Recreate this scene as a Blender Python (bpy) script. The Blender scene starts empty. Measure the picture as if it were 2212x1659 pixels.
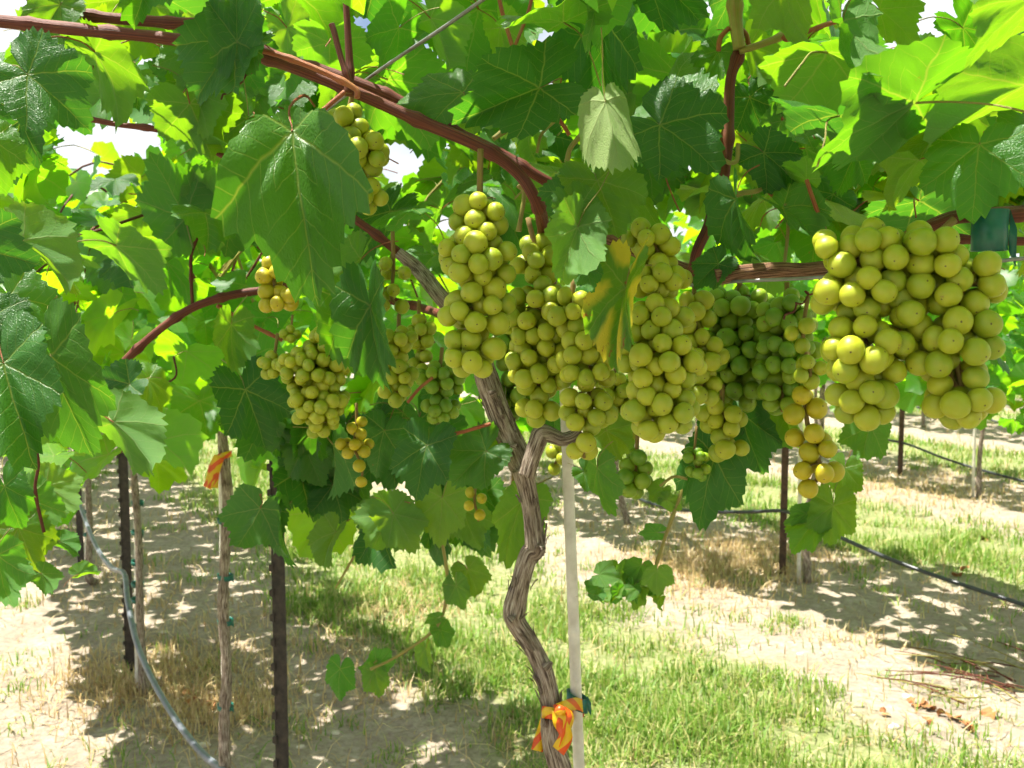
import bpy, math, random
import numpy as np
from mathutils import Vector, Matrix, Quaternion

rnd = random.Random(7)
nrs = np.random.RandomState(11)
R = math.radians
scene = bpy.context.scene
C = scene.collection

# ------------------------------------------------------------------ camera, sky, sun, exposure
CAM_H, PITCH = 1.40, R(5.0)
FPX, CX, CY = 2150.6, 1106.0, 829.5          # picture measured on a 2212 x 1659 grid
cam_d = bpy.data.cameras.new('camera')
cam_d.lens, cam_d.sensor_width = 35.0, 36.0
cam_d.clip_start, cam_d.clip_end = 0.02, 2000
cam_d.dof.use_dof = True
cam_d.dof.focus_distance = 0.92
cam_d.dof.aperture_fstop = 17.0
cam = bpy.data.objects.new('camera', cam_d)
C.objects.link(cam)
cam.location = (0, 0, CAM_H)
cam.rotation_euler = (R(90) - PITCH, 0, 0)
scene.camera = cam

SUN_DIR = Vector((-0.30, 0.05, 0.95)).normalized()      # towards the sun
sun_d = bpy.data.lights.new('sun', 'SUN')
sun_d.energy, sun_d.angle, sun_d.color = 5.0, R(0.53), (1.0, 0.95, 0.86)
sun = bpy.data.objects.new('sun', sun_d)
C.objects.link(sun)
sun.rotation_euler = SUN_DIR.to_track_quat('Z', 'Y').to_euler()

world = bpy.data.worlds.new('World')
scene.world = world
world.use_nodes = True
wt = world.node_tree
wt.nodes.clear()
wo = wt.nodes.new('ShaderNodeOutputWorld')
wb = wt.nodes.new('ShaderNodeBackground')
sky = wt.nodes.new('ShaderNodeTexSky')
sky.sky_type = 'NISHITA'
sky.sun_disc = False
sky.sun_elevation = math.asin(SUN_DIR.z)
sky.sun_rotation = math.atan2(SUN_DIR.x, SUN_DIR.y)
sky.dust_density = 2.0
tc = wt.nodes.new('ShaderNodeTexCoord')
cn = wt.nodes.new('ShaderNodeTexNoise')
cn.inputs['Scale'].default_value = 3.2
cn.inputs['Detail'].default_value = 6
cr = wt.nodes.new('ShaderNodeValToRGB')
cr.color_ramp.elements[0].position = 0.34
cr.color_ramp.elements[1].position = 0.47
cm = wt.nodes.new('ShaderNodeMix')
cm.data_type = 'RGBA'
cm.inputs[7].default_value = (7.2, 7.4, 7.6, 1)          # sunlit cloud
wt.links.new(tc.outputs['Generated'], cn.inputs['Vector'])
wt.links.new(cn.outputs['Fac'], cr.inputs['Fac'])
wt.links.new(cr.outputs['Color'], cm.inputs[0])
wt.links.new(sky.outputs['Color'], cm.inputs[6])
wt.links.new(cm.outputs[2], wb.inputs['Color'])
wb.inputs['Strength'].default_value = 0.050
wt.links.new(wb.outputs[0], wo.inputs[0])

scene.view_settings.view_transform = 'Standard'
scene.view_settings.look = 'None'
scene.view_settings.exposure = 1.65
scene.view_settings.gamma = 1.0
scene.view_settings.use_curve_mapping = False
scene.render.engine = 'CYCLES'
scene.cycles.max_bounces = 6
scene.cycles.diffuse_bounces = 4
scene.cycles.use_light_tree = False
world.cycles.sampling_method = 'MANUAL'
world.cycles.sample_map_resolution = 256
scene.cycles.glossy_bounces = 2
scene.cycles.transmission_bounces = 5
scene.cycles.use_denoising = True
scene.cycles.use_adaptive_sampling = True
scene.cycles.adaptive_threshold = 0.035

# ------------------------------------------------------------------ measuring helpers
cp, sp = math.cos(PITCH), math.sin(PITCH)
FWD, UP, RT = Vector((0, cp, -sp)), Vector((0, sp, cp)), Vector((1, 0, 0))
CAMP = Vector((0, 0, CAM_H))

def at(px, py, d):
    return CAMP + FWD * d + RT * ((px - CX) / FPX * d) + UP * (-(py - CY) / FPX * d)

def project(p):
    v = p - CAMP
    d = v.dot(FWD)
    if d < 0.02:
        return (-1e5, -1e5, d)
    return (CX + v.dot(RT) / d * FPX, CY - v.dot(UP) / d * FPX, d)

# the vineyard rows: direction, normal, offset of the first row, spacing
RDIR = Vector((-0.497, 0.868, 0))
RNRM = Vector((0.868, 0.497, 0))
D0, SPACING = 0.6176, 2.85
ROW0 = Vector((0.053, 1.15, 0))

def rowpt(row, s, perp=0.0, z=0.0):
    return ROW0 + RDIR * s + RNRM * (row * SPACING + perp) + Vector((0, 0, z))

# ------------------------------------------------------------------ object helpers
def link(o):
    C.objects.link(o)
    return o

def tag(o, label=None, cat=None, group=None, kind=None):
    if label: o['label'] = label
    if cat: o['category'] = cat
    if group: o['group'] = group
    if kind: o['kind'] = kind
    return o

def empty(name, loc):
    o = bpy.data.objects.new(name, None)
    o.empty_display_size = 0.05
    o.location = loc
    return link(o)

def child(o, parent):
    if parent is not None:
        o.parent = parent
        o.matrix_parent_inverse = Matrix.Translation(-parent.location)
    return o

class MB:
    """collects verts, faces, per-corner uvs and material slots"""
    def __init__(s):
        s.v, s.f, s.uv, s.mi = [], [], [], []
    def add(s, v, f, uv=None, mi=0):
        b = len(s.v)
        s.v += [tuple(x) for x in v]
        for i, q in enumerate(f):
            s.f.append(tuple(k + b for k in q))
            s.uv.append(uv[i] if uv else [(0, 0)] * len(q))
            s.mi.append(mi)
    def mesh(s, name, mats, smooth=True):
        me = bpy.data.meshes.new(name)
        me.from_pydata(s.v, [], s.f)
        uvl = me.uv_layers.new(name='UVMap')
        uvl.data.foreach_set('uv', np.array([c for q in s.uv for c in q], dtype=np.float32).ravel())
        me.polygons.foreach_set('material_index', s.mi)
        me.polygons.foreach_set('use_smooth', [smooth] * len(s.f))
        for m in mats:
            me.materials.append(m)
        me.update()
        return me
    def build(s, name, mats, parent=None, smooth=True):
        if not isinstance(mats, (list, tuple)): mats = [mats]
        o = bpy.data.objects.new(name, s.mesh(name, mats, smooth))
        link(o)
        return child(o, parent)

def catmull(pts, n):
    pts = [Vector(p) for p in pts]
    if len(pts) == 2:
        return [pts[0].lerp(pts[1], i / n) for i in range(n + 1)]
    P = [pts[0] * 2 - pts[1]] + pts + [pts[-1] * 2 - pts[-2]]
    out = []
    for i in range(1, len(P) - 2):
        for k in range(n):
            t = k / n
            a, b, c, d = P[i - 1], P[i], P[i + 1], P[i + 2]
            out.append(0.5 * ((2 * b) + (c - a) * t + (2 * a - 5 * b + 4 * c - d) * t * t + (3 * b - a - 3 * c + d) * t ** 3))
    out.append(pts[-1])
    return out

def tube(mb, pts, rad, seg=8, sub=6, flute=0.0, knots=0.0, seed=0, mi=0, cap=True, nodes=0.0):
    """tapered tube along a smooth path; flute: lengthwise bark ridges; knots: swellings"""
    pts = [Vector(p) for p in pts]
    path = catmull(pts, sub) if sub > 1 else pts
    n = len(path)
    rads = [rad] * len(pts) if not isinstance(rad, (list, tuple)) else list(rad)
    rr = np.interp(np.linspace(0, 1, n), np.linspace(0, 1, len(rads)), rads)
    rs = random.Random(seed)
    ph = [rs.uniform(0, 6.28) for _ in range(8)]
    t = (path[1] - path[0]).normalized()
    ref = Vector((0, 0, 1)) if abs(t.z) < 0.9 else Vector((0, 1, 0))
    nx = t.cross(ref).normalized()
    V, F, U = [], [], []
    L = 0.0
    ls = []
    for i, p in enumerate(path):
        if i:
            L += (p - path[i - 1]).length
            t2 = (path[min(i + 1, n - 1)] - path[i - 1]).normalized()
            q = t.rotation_difference(t2)
            nx = q @ nx
            t = t2
        ny = t.cross(nx).normalized()
        ls.append(L)
        k = 1 + knots * (math.sin(L * 31 + ph[0]) * 0.5 + math.sin(L * 73 + ph[1]) * 0.35 + math.sin(L * 131 + ph[5]) * .2)
        if nodes:
            k += .32 * math.exp(-(((L + ph[6] * .01) % nodes - nodes / 2) / .006) ** 2)
        for j in range(seg):
            a = 2 * math.pi * j / seg
            w = 1.0
            if flute:
                w += flute * (math.sin(a * 3 + ph[2] + L * 9) * .9 + math.sin(a * 5 + ph[3] - L * 14) * .8
                              + math.sin(a * 9 + ph[4] + L * 21) * .5 + rs.uniform(-.35, .35))
            V.append(p + (nx * math.cos(a) + ny * math.sin(a)) * (rr[i] * k * w))
    for i in range(n - 1):
        for j in range(seg):
            j2 = (j + 1) % seg
            F.append((i * seg + j, i * seg + j2, (i + 1) * seg + j2, (i + 1) * seg + j))
            u0, u1 = j / seg, (j + 1) / seg
            U.append([(u0, ls[i]), (u1, ls[i]), (u1, ls[i + 1]), (u0, ls[i + 1])])
    if cap:
        for i0, flip in ((0, True), (n - 1, False)):
            q = [i0 * seg + j for j in range(seg)]
            if flip: q.reverse()
            F.append(tuple(q))
            U.append([(0.5, ls[i0])] * seg)
    mb.add(V, F, U, mi)

def ribbon(mb, pts, width, wdir, thick=0.0006, sub=6, mi=0, twist=None):
    """thin band with real thickness along a path"""
    path = catmull(pts, sub)
    n = len(path)
    V, F, U = [], [], []
    L = 0
    for i, p in enumerate(path):
        if i: L += (p - path[i - 1]).length
        t = (path[min(i + 1, n - 1)] - path[max(i - 1, 0)]).normalized()
        w = Vector(wdir)
        if twist: w = Quaternion(t, twist * i / (n - 1)) @ w
        w = (w - t * w.dot(t)).normalized()
        nn = t.cross(w).normalized()
        for a, b in ((-.5, -.5), (.5, -.5), (.5, .5), (-.5, .5)):
            V.append(p + w * (a * width) + nn * (b * thick))
    ls = np.linspace(0, L, n)
    for i in range(n - 1):
        for j in range(4):
            j2 = (j + 1) % 4
            F.append((i * 4 + j, i * 4 + j2, (i + 1) * 4 + j2, (i + 1) * 4 + j))
            u = [(0, 1), (1, 1), (1, 0), (0, 0)][j]
            U.append([(u[0], ls[i]), (u[1], ls[i]), (u[1], ls[i + 1]), (u[0], ls[i + 1])])
    F += [(3, 2, 1, 0), tuple(4 * (n - 1) + k for k in range(4))]
    U += [[(0, 0)] * 4, [(0, 0)] * 4]
    mb.add(V, F, U, mi)

# ------------------------------------------------------------------ materials
class NT:
    def __init__(s, name):
        s.m = bpy.data.materials.new(name)
        s.m.use_nodes = True
        s.t = s.m.node_tree
        s.t.nodes.clear()
        s.out = s.t.nodes.new('ShaderNodeOutputMaterial')
    def n(s, kind, **kw):
        nd = s.t.nodes.new('ShaderNode' + kind)
        for k, v in kw.items():
            setattr(nd, k, v)
        return nd
    def l(s, a, b):
        s.t.links.new(a, b)
    def sock(s, nd, i, val):
        if val is None: return
        if isinstance(val, bpy.types.NodeSocket): s.l(val, nd.inputs[i])
        else: nd.inputs[i].default_value = val
    def math(s, op, a, b=None, c=None, clamp=False):
        nd = s.n('Math', operation=op)
        nd.use_clamp = clamp
        for i, x in enumerate((a, b, c)): s.sock(nd, i, x)
        return nd.outputs[0]
    def mix(s, f, a, b, blend='MIX'):
        nd = s.n('Mix', data_type='RGBA', blend_type=blend)
        s.sock(nd, 0, f)
        for i, x in ((6, a), (7, b)):
            s.sock(nd, i, (*x, 1) if isinstance(x, tuple) and len(x) == 3 else x)
        return nd.outputs[2]
    def ramp(s, f, stops, interp='LINEAR'):
        nd = s.n('ValToRGB')
        cr = nd.color_ramp
        cr.interpolation = interp
        while len(cr.elements) < len(stops): cr.elements.new(0.5)
        for e, (p, c) in zip(cr.elements, stops):
            e.position = p
            e.color = (*c, 1) if isinstance(c, tuple) else (c, c, c, 1)
        s.l(f, nd.inputs[0])
        return nd.outputs[0]
    def noise(s, vec, scale, detail=3, rough=0.55):
        nd = s.n('TexNoise')
        nd.inputs['Scale'].default_value = scale
        nd.inputs['Detail'].default_value = detail
        nd.inputs['Roughness'].default_value = rough
        if vec is not None: s.l(vec, nd.inputs['Vector'])
        return nd.outputs['Fac']
    def mapping(s, vec, scale):
        nd = s.n('Mapping')
        nd.inputs['Scale'].default_value = scale
        s.l(vec, nd.inputs['Vector'])
        return nd.outputs[0]
    def bsdf(s, col, rough=0.6, spec=0.5, bump=None, bdist=0.002, bstr=0.6, **kw):
        b = s.n('BsdfPrincipled')
        s.sock(b, b.inputs.find('Base Color'), (*col, 1) if isinstance(col, tuple) else col)
        s.sock(b, b.inputs.find('Roughness'), rough)
        s.sock(b, b.inputs.find('Specular IOR Level'), spec)
        for k, v in kw.items():
            s.sock(b, b.inputs.find(k.replace('_', ' ')), v)
        if bump is not None:
            bp = s.n('Bump')
            bp.inputs['Distance'].default_value = bdist
            bp.inputs['Strength'].default_value = bstr
            s.l(bump, bp.inputs['Height'])
            s.l(bp.outputs[0], b.inputs['Normal'])
        return b.outputs[0]
    def done(s, sh):
        s.l(sh, s.out.inputs['Surface'])
        return s.m

def make_leaf_material(name, aged=0.0, detail=True, pale=False, shade_tone=False):
    k = NT(name)
    lift = 1.0 if detail else 1.35     # brighter sunlit look put into the far leaves' transmitted colour
    uv = k.n('UVMap').outputs[0]
    wn = k.n('TexNoise')
    wn.inputs['Scale'].default_value = 5.0
    wn.inputs['Detail'].default_value = 2.0
    k.l(uv, wn.inputs['Vector'])
    wo_ = k.n('VectorMath', operation='MULTIPLY_ADD')
    k.l(wn.outputs['Color'], wo_.inputs[0]); wo_.inputs[1].default_value = (.05, .05, 0)
    k.l(uv, wo_.inputs[2])
    ws_ = k.n('VectorMath', operation='SUBTRACT')
    k.l(wo_.outputs[0], ws_.inputs[0]); ws_.inputs[1].default_value = (.025, .025, 0)
    sep = k.n('SeparateXYZ')
    k.l(ws_.outputs[0] if detail else uv, sep.inputs[0])
    u, v = sep.outputs[0], sep.outputs[1]
    av = k.math('ABSOLUTE', v)
    oi = k.n('ObjectInfo')
    geo = k.n('NewGeometry')
    r1 = k.math('FRACT', k.math('ADD', oi.outputs['Random'], geo.outputs['Random Per Island']))
    r2 = k.math('FRACT', k.math('MULTIPLY', r1, 7.31))
    r3 = k.math('FRACT', k.math('MULTIPLY', r1, 23.7))
    back = geo.outputs['Backfacing']
    # veins: midrib of each lobe, side veins, fine net
    w1 = k.math('MULTIPLY_ADD', u, -0.014, 0.018)
    main = k.math('SUBTRACT', 1.0, k.math('SMOOTH_MIN', k.math('DIVIDE', av, w1), 1.0, 0.3), clamp=True)
    ph = k.math('FRACT', k.math('MULTIPLY', k.math('ADD', k.math('SUBTRACT', u, k.math('MULTIPLY', av, 0.95)), k.math('MULTIPLY', k.math('MULTIPLY', av, av), 0.6)), 7.0))
    tri = k.math('ABSOLUTE', k.math('SUBTRACT', ph, 0.5))
    side = k.math('SUBTRACT', 1.0, k.math('DIVIDE', tri, 0.055), clamp=True)
    side = k.math('MULTIPLY', side, k.math('SUBTRACT', 1.0, k.math('MULTIPLY', av, 2.2), clamp=True))
    vein = k.math('MAXIMUM', main, k.math('MULTIPLY', side, 0.6))
    vo = k.n('TexVoronoi', feature='DISTANCE_TO_EDGE')
    vo.inputs['Scale'].default_value = 34
    k.l(uv, vo.inputs['Vector'])
    net = k.math('MULTIPLY', vo.outputs['Distance'] if detail else u, 2.5, clamp=True)
    big = k.noise(uv, 3.0, 3 if detail else 1)
    # pigment
    top = k.mix(r1, (0.009, 0.066, 0.013), (0.024, 0.118, 0.015))
    top = k.mix(k.math('MULTIPLY', k.math('SUBTRACT', 1.0, net), 0.3), top, (0.06, 0.16, 0.03))
    top = k.mix(k.math('MULTIPLY', k.math('GREATER_THAN', r2, 0.8), 0.5), top, (0.085, 0.20, 0.02))
    top = k.mix(k.math('MULTIPLY', big, 0.35), top, (0.055, 0.16, 0.02))
    top = k.mix(k.math('MULTIPLY', vein, 0.5), top, (0.24, 0.33, 0.10))
    und = k.mix(r1, (0.065, 0.17, 0.045), (0.12, 0.24, 0.070)) if not pale else k.mix(r1, (0.20, 0.27, 0.10), (0.26, 0.33, 0.14))
    und = k.mix(k.math('MULTIPLY', vein, 0.45), und, (0.28, 0.34, 0.15))
    tr = k.mix(k.math('POWER', r2, 1.3), (0.13 * lift, 0.42 * lift, 0.005), (0.50 * min(lift, 1.04), 0.66 * lift, 0.003)) if not shade_tone else k.mix(r2, (0.035, 0.17, 0.008), (0.10, 0.30, 0.008))
    tr = k.mix(k.math('MULTIPLY', big, 0.35), tr, (0.12, 0.36, 0.006) if not shade_tone else (0.05, 0.2, 0.006))
    tr = k.mix(k.math('MULTIPLY', vein, 0.65), tr, (0.50, 0.50, 0.04))
    tr = k.mix(k.math('MULTIPLY', k.math('SUBTRACT', 1.0, net), 0.18), tr, (0.12, 0.32, 0.01))
    # blotches of wear
    sc = k.n('Combine' + 'XYZ')
    k.l(u, sc.inputs[0]); k.l(v, sc.inputs[1]); k.l(k.math('MULTIPLY', r3, 40), sc.inputs[2])
    spot = k.noise(sc.outputs[0], 5.5, 4, 0.65)
    lo = 0.71 if not aged else 0.62
    spm = k.ramp(spot, [(lo, 0.0), (lo + 0.045, 1.0)])
    spm = k.math('MULTIPLY', spm, 1.0 if aged else k.math('GREATER_THAN', r3, 0.55))
    if aged:
        er = k.noise(sc.outputs[0], 2.1, 3)
        edge = k.ramp(k.math('ADD', k.math('MULTIPLY', av, 2.4), k.math('MULTIPLY', er, 0.9)), [(0.66, 0.0), (0.88, 1.0)])
        for_y = (0.50, 0.42, 0.03)
        top = k.mix(edge, top, for_y); und = k.mix(edge, und, for_y); tr = k.mix(edge, tr, (0.6, 0.5, 0.03))
    brown = (0.20, 0.085, 0.025)
    if detail:
        top = k.mix(spm, top, brown); und = k.mix(spm, und, brown); tr = k.mix(spm, tr, (0.35, 0.18, 0.02))
    col = k.mix(back, top, und)
    rough = k.math('MULTIPLY_ADD', back, 0.28, 0.43)
    hgt = k.math('SUBTRACT', k.math('MULTIPLY', net, 0.55), k.math('MULTIPLY', vein, 1.1))
    pr = k.bsdf(col, rough, k.math('MULTIPLY_ADD', back, -0.22, 0.40), hgt if detail else None, 0.0009, 0.6)
    tl = k.n('BsdfTranslucent')
    k.l(tr, tl.inputs['Color'])
    mx = k.n('MixShader')
    mx.inputs[0].default_value = (0.49 if detail else 0.53) if not pale else 0.30
    k.l(pr, mx.inputs[1]); k.l(tl.outputs[0], mx.inputs[2])
    return k.done(mx.outputs[0])

def make_grape_material(name, c1, c2, amber):
    k = NT(name)
    ob = k.n('TexCoord').outputs['Object']
    oi = k.n('ObjectInfo').outputs['Random']
    sep = k.n('SeparateXYZ')
    k.l(ob, sep.inputs[0])
    col = k.mix(oi, c1, c2)
    cl = k.noise(ob, 1.6, 3)
    col = k.mix(k.math('MULTIPLY', k.ramp(cl, [(0.45, 0.0), (0.75, 1.0)]), 0.35), col, amber)
    fr = k.noise(ob, 14, 2, 0.7)
    col = k.mix(k.math('MULTIPLY', k.ramp(fr, [(0.68, 0.0), (0.74, 1.0)]), 0.45), col, (0.22, 0.17, 0.03))
    # the small dark scar opposite the stalk
    rad = k.math('SQRT', k.math('ADD', k.math('MULTIPLY', sep.outputs[0], sep.outputs[0]), k.math('MULTIPLY', sep.outputs[1], sep.outputs[1])))
    low = k.math('LESS_THAN', sep.outputs[2], 0.0)
    scar = k.math('MULTIPLY', k.math('LESS_THAN', rad, 0.075), low)
    rw = k.math('FRACT', k.math('MULTIPLY', oi, 13.7))
    scn = k.n('CombineXYZ')
    k.l(k.math('MULTIPLY', rw, 30), scn.inputs[0])
    ad = k.n('VectorMath', operation='ADD')
    k.l(ob, ad.inputs[0]); k.l(scn.outputs[0], ad.inputs[1])
    br = k.math('MULTIPLY', k.ramp(k.noise(ad.outputs[0], 1.9, 3), [(0.68, 0.0), (0.74, 1.0)]), k.math('GREATER_THAN', rw, 0.6))
    col = k.mix(k.math('MULTIPLY', br, 0.75), col, (0.20, 0.095, 0.03))
    col = k.mix(k.math('MULTIPLY', scar, 0.9), col, (0.06, 0.03, 0.012))
    bloom = k.noise(ob, 5, 4)
    rough = k.math('MULTIPLY_ADD', bloom, 0.30, 0.30)
    sh = k.bsdf(col, rough, 0.4, Subsurface_Weight=0.85, Subsurface_Radius=(1.0, 0.9, 0.22), Subsurface_Scale=0.011)
    return k.done(sh)

def make_bark(name, c1, c2, c3, along=90, dist=0.004):
    k = NT(name)
    uv = k.n('UVMap').outputs[0]
    ob = k.n('TexCoord').outputs['Object']
    st = k.noise(k.mapping(uv, (9, 16, 1)), 2.4, 6, 0.65)
    st2 = k.noise(k.mapping(uv, (34, 22, 1)), 1.5, 4, 0.6)
    f = k.math('MULTIPLY_ADD', st2, 0.4, k.math('MULTIPLY', st, 0.6))
    col = k.ramp(f, [(0.36, (c1[0] * .5, c1[1] * .5, c1[2] * .5)), (0.43, c1), (0.50, c2), (0.62, c3)])
    pt = k.noise(ob, 14, 3)
    col = k.mix(k.math('MULTIPLY', k.ramp(pt, [(0.5, 0.0), (0.7, 1.0)]), 0.4), col, c1)
    return k.done(k.bsdf(col, 0.85, 0.2, f, dist, 1.0))

def make_cane(name, c1, c2, rough=0.62):
    k = NT(name)
    uv = k.n('UVMap').outputs[0]
    st = k.noise(k.mapping(uv, (14, 5, 1)), 2.0, 4)
    ob = k.noise(k.n('TexCoord').outputs['Object'], 22, 3)
    col = k.mix(k.ramp(st, [(0.35, 0.0), (0.68, 1.0)]), c1, c2)
    col = k.mix(k.math('MULTIPLY', k.ramp(ob, [(0.55, 0.0), (0.7, 1.0)]), 0.5), col, (c2[0] * 1.1, c2[1] * 1.6, c2[2] * 1.4))
    return k.done(k.bsdf(col, rough, 0.3, st, 0.0015, 0.8))

def make_plain(name, c1, c2, rough=0.6, spec=0.4, scale=30, bump=0.0005, **kw):
    k = NT(name)
    ob = k.n('TexCoord').outputs['Object']
    f = k.noise(ob, scale, 5, 0.6)
    col = k.mix(k.ramp(f, [(0.35, 0.0), (0.65, 1.0)]), c1, c2)
    return k.done(k.bsdf(col, rough, spec, f, bump, 0.5, **kw))

M = {}
M['leaf'] = make_leaf_material('vine_leaf')
M['leaf_shaded'] = make_leaf_material('vine_leaf_shaded', shade_tone=True)  # darker leaf copy: canopy shade put into its transmitted colour
M['leaf_far'] = make_leaf_material('vine_leaf_far', detail=False)
M['leaf_aged'] = make_leaf_material('vine_leaf_yellowing', aged=1.0)
M['leaf_pale'] = make_leaf_material('vine_leaf_pale', pale=True)
M['dry_leaf'] = make_plain('dry_leaf', (0.23, 0.085, 0.03), (0.40, 0.19, 0.08), 0.8, 0.2, 20)
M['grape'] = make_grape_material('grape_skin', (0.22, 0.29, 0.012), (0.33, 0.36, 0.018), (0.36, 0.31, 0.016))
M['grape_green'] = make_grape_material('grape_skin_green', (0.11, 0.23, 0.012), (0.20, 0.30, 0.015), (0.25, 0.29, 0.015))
M['grape_amber'] = make_grape_material('grape_skin_amber', (0.33, 0.31, 0.010), (0.40, 0.34, 0.012), (0.42, 0.29, 0.010))
M['bark'] = make_bark('vine_bark', (0.085, 0.060, 0.045), (0.24, 0.185, 0.140), (0.44, 0.385, 0.325))
M['bark_dark'] = make_bark('cordon_bark', (0.05, 0.025, 0.016), (0.20, 0.105, 0.06), (0.36, 0.22, 0.13))
M['cane'] = make_cane('vine_cane', (0.055, 0.012, 0.007), (0.16, 0.042, 0.020))
M['shoot_red'] = make_cane('red_shoot', (0.22, 0.045, 0.020), (0.32, 0.12, 0.04), 0.5)
M['shoot'] = make_cane('green_shoot', (0.20, 0.22, 0.035), (0.30, 0.20, 0.07), 0.5)
M['rachis'] = make_cane('bunch_stalk', (0.18, 0.17, 0.035), (0.22, 0.10, 0.035), 0.6)
M['bamboo'] = make_plain('bamboo_stake', (0.50, 0.46, 0.39), (0.66, 0.62, 0.55), 0.55, 0.35, 45, 0.0004)
M['post'] = make_plain('post_steel', (0.018, 0.015, 0.013), (0.05, 0.038, 0.03), 0.7, 0.35, 60, 0.001)
M['post_brown'] = make_plain('post_rusty', (0.05, 0.03, 0.022), (0.11, 0.06, 0.04), 0.75, 0.3, 60, 0.001)
M['hose'] = make_plain('hose_plastic', (0.012, 0.014, 0.018), (0.03, 0.034, 0.042), 0.33, 0.6, 30, 0.0002)
M['hose_grey'] = make_plain('hose_plastic_sky_sheen', (0.09, 0.10, 0.12), (0.14, 0.155, 0.18), 0.4, 0.5, 30, 0.0002)  # grey-blue of the reflected sky painted into the plastic
M['wire'] = make_plain('wire_steel', (0.16, 0.16, 0.15), (0.26, 0.26, 0.25), 0.45, 0.5, 60, 0.0001, Metallic=0.7)
M['tape'] = make_plain('green_tape', (0.004, 0.085, 0.062), (0.008, 0.12, 0.085), 0.4, 0.5, 60, 0.0002)
M['straw'] = make_plain('straw', (0.42, 0.28, 0.11), (0.60, 0.44, 0.20), 0.8, 0.2, 9, 0.0)
M['stone'] = make_plain('pale_stone', (0.42, 0.36, 0.29), (0.58, 0.52, 0.44), 0.9, 0.2, 40, 0.003)

def make_ribbon():
    k = NT('flagging_ribbon')
    uv = k.n('UVMap').outputs[0]
    sep = k.n('SeparateXYZ')
    k.l(uv, sep.inputs[0])
    f = k.math('FRACT', k.math('ADD', k.math('MULTIPLY', sep.outputs[0], 0.8), k.math('MULTIPLY', sep.outputs[1], 21)))
    col = k.mix(k.math('GREATER_THAN', f, 0.55), (0.78, 0.50, 0.01), (0.75, 0.11, 0.012))
    pr = k.bsdf(col, 0.35, 0.5)
    tl = k.n('BsdfTranslucent'); k.l(col, tl.inputs[0])
    mx = k.n('MixShader'); mx.inputs[0].default_value = 0.3
    k.l(pr, mx.inputs[1]); k.l(tl.outputs[0], mx.inputs[2])
    return k.done(mx.outputs[0])
M['ribbon'] = make_ribbon()

def make_grass(name, c1, c2, c3, tr):
    k = NT(name)
    geo = k.n('NewGeometry')
    r = geo.outputs['Random Per Island']
    col = k.ramp(r, [(0.0, c1), (0.55, c2), (0.88, c3)])
    pr = k.bsdf(col, 0.5, 0.35)
    tl = k.n('BsdfTranslucent'); k.l(k.mix(0.5, col, tr), tl.inputs[0])
    mx = k.n('MixShader'); mx.inputs[0].default_value = 0.4
    k.l(pr, mx.inputs[1]); k.l(tl.outputs[0], mx.inputs[2])
    return k.done(mx.outputs[0])
M['grass'] = make_grass('green_grass', (0.09, 0.19, 0.025), (0.19, 0.31, 0.045), (0.42, 0.39, 0.15), (0.25, 0.45, 0.03))
M['drygrass'] = make_grass('dry_grass', (0.32, 0.21, 0.09), (0.54, 0.40, 0.20), (0.66, 0.53, 0.30), (0.5, 0.36, 0.15))

def make_ground():
    k = NT('vineyard_soil')
    pos = k.n('NewGeometry').outputs['Position']
    dt = k.n('VectorMath', operation='DOT_PRODUCT')
    k.l(pos, dt.inputs[0]); dt.inputs[1].default_value = RNRM
    warp = k.noise(pos, 1.3, 4)
    p = k.math('ADD', dt.outputs['Value'], k.math('MULTIPLY_ADD', warp, 0.9, -0.45 - D0))
    ph = k.math('FRACT', k.math('ADD', k.math('DIVIDE', p, SPACING), 0.5))
    dist = k.math('MULTIPLY', k.math('ABSOLUTE', k.math('SUBTRACT', ph, 0.5)), SPACING)   # metres from the nearest row
    fine = k.noise(pos, 38, 6, 0.7)
    mid = k.noise(pos, 5, 5, 0.6)
    sand = k.ramp(fine, [(0.25, (0.17, 0.130, 0.095)), (0.5, (0.32, 0.268, 0.210)), (0.75, (0.45, 0.395, 0.325))])
    sand = k.mix(k.math('MULTIPLY', k.ramp(mid, [(0.42, 0.0), (0.62, 1.0)]), 0.45), sand, (0.21, 0.160, 0.115))
    lawn = k.ramp(fine, [(0.3, (0.11, 0.14, 0.045)), (0.5, (0.20, 0.22, 0.09)), (0.72, (0.36, 0.32, 0.20))])
    col = k.mix(k.ramp(dist, [(0.70, 0.0), (1.05, 1.0)]), sand, lawn)
    h = k.math('MULTIPLY_ADD', mid, 1.5, fine)
    return k.done(k.bsdf(col, 0.95, 0.15, h, 0.03, 0.7))
M['ground'] = make_ground()

# ------------------------------------------------------------------ ground
def hill(x, y):
    return 0.018 * np.sin(x * 2.3 + 1.1 * np.sin(y * 1.7)) * np.cos(y * 2.1) + 0.010 * np.sin(x * 6.1 + y * 3.3) * np.sin(y * 5.3 - x)

def make_ground_sheet():
    n = 170
    t = np.linspace(-1, 1, n)
    g = np.sinh(t * 6.2) / np.sinh(6.2) * 600
    X, Y = np.meshgrid(g, g + 4.0)
    fade = np.exp(-((X ** 2 + (Y - 4) ** 2) / 400.0))
    Z = hill(X, Y) * fade
    v = np.stack([X.ravel(), Y.ravel(), Z.ravel()], 1)
    i = np.arange(n * n).reshape(n, n)
    f = np.stack([i[:-1, :-1].ravel(), i[:-1, 1:].ravel(), i[1:, 1:].ravel(), i[1:, :-1].ravel()], 1)
    me = bpy.data.meshes.new('ground')
    me.from_pydata(v.tolist(), [], f.tolist())
    me.polygons.foreach_set('use_smooth', [True] * len(f))
    me.materials.append(M['ground'])
    o = link(bpy.data.objects.new('ground', me))
    tag(o, 'pale sandy vineyard soil with grassy alleys between the rows', 'ground', kind='structure')
make_ground_sheet()

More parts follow.
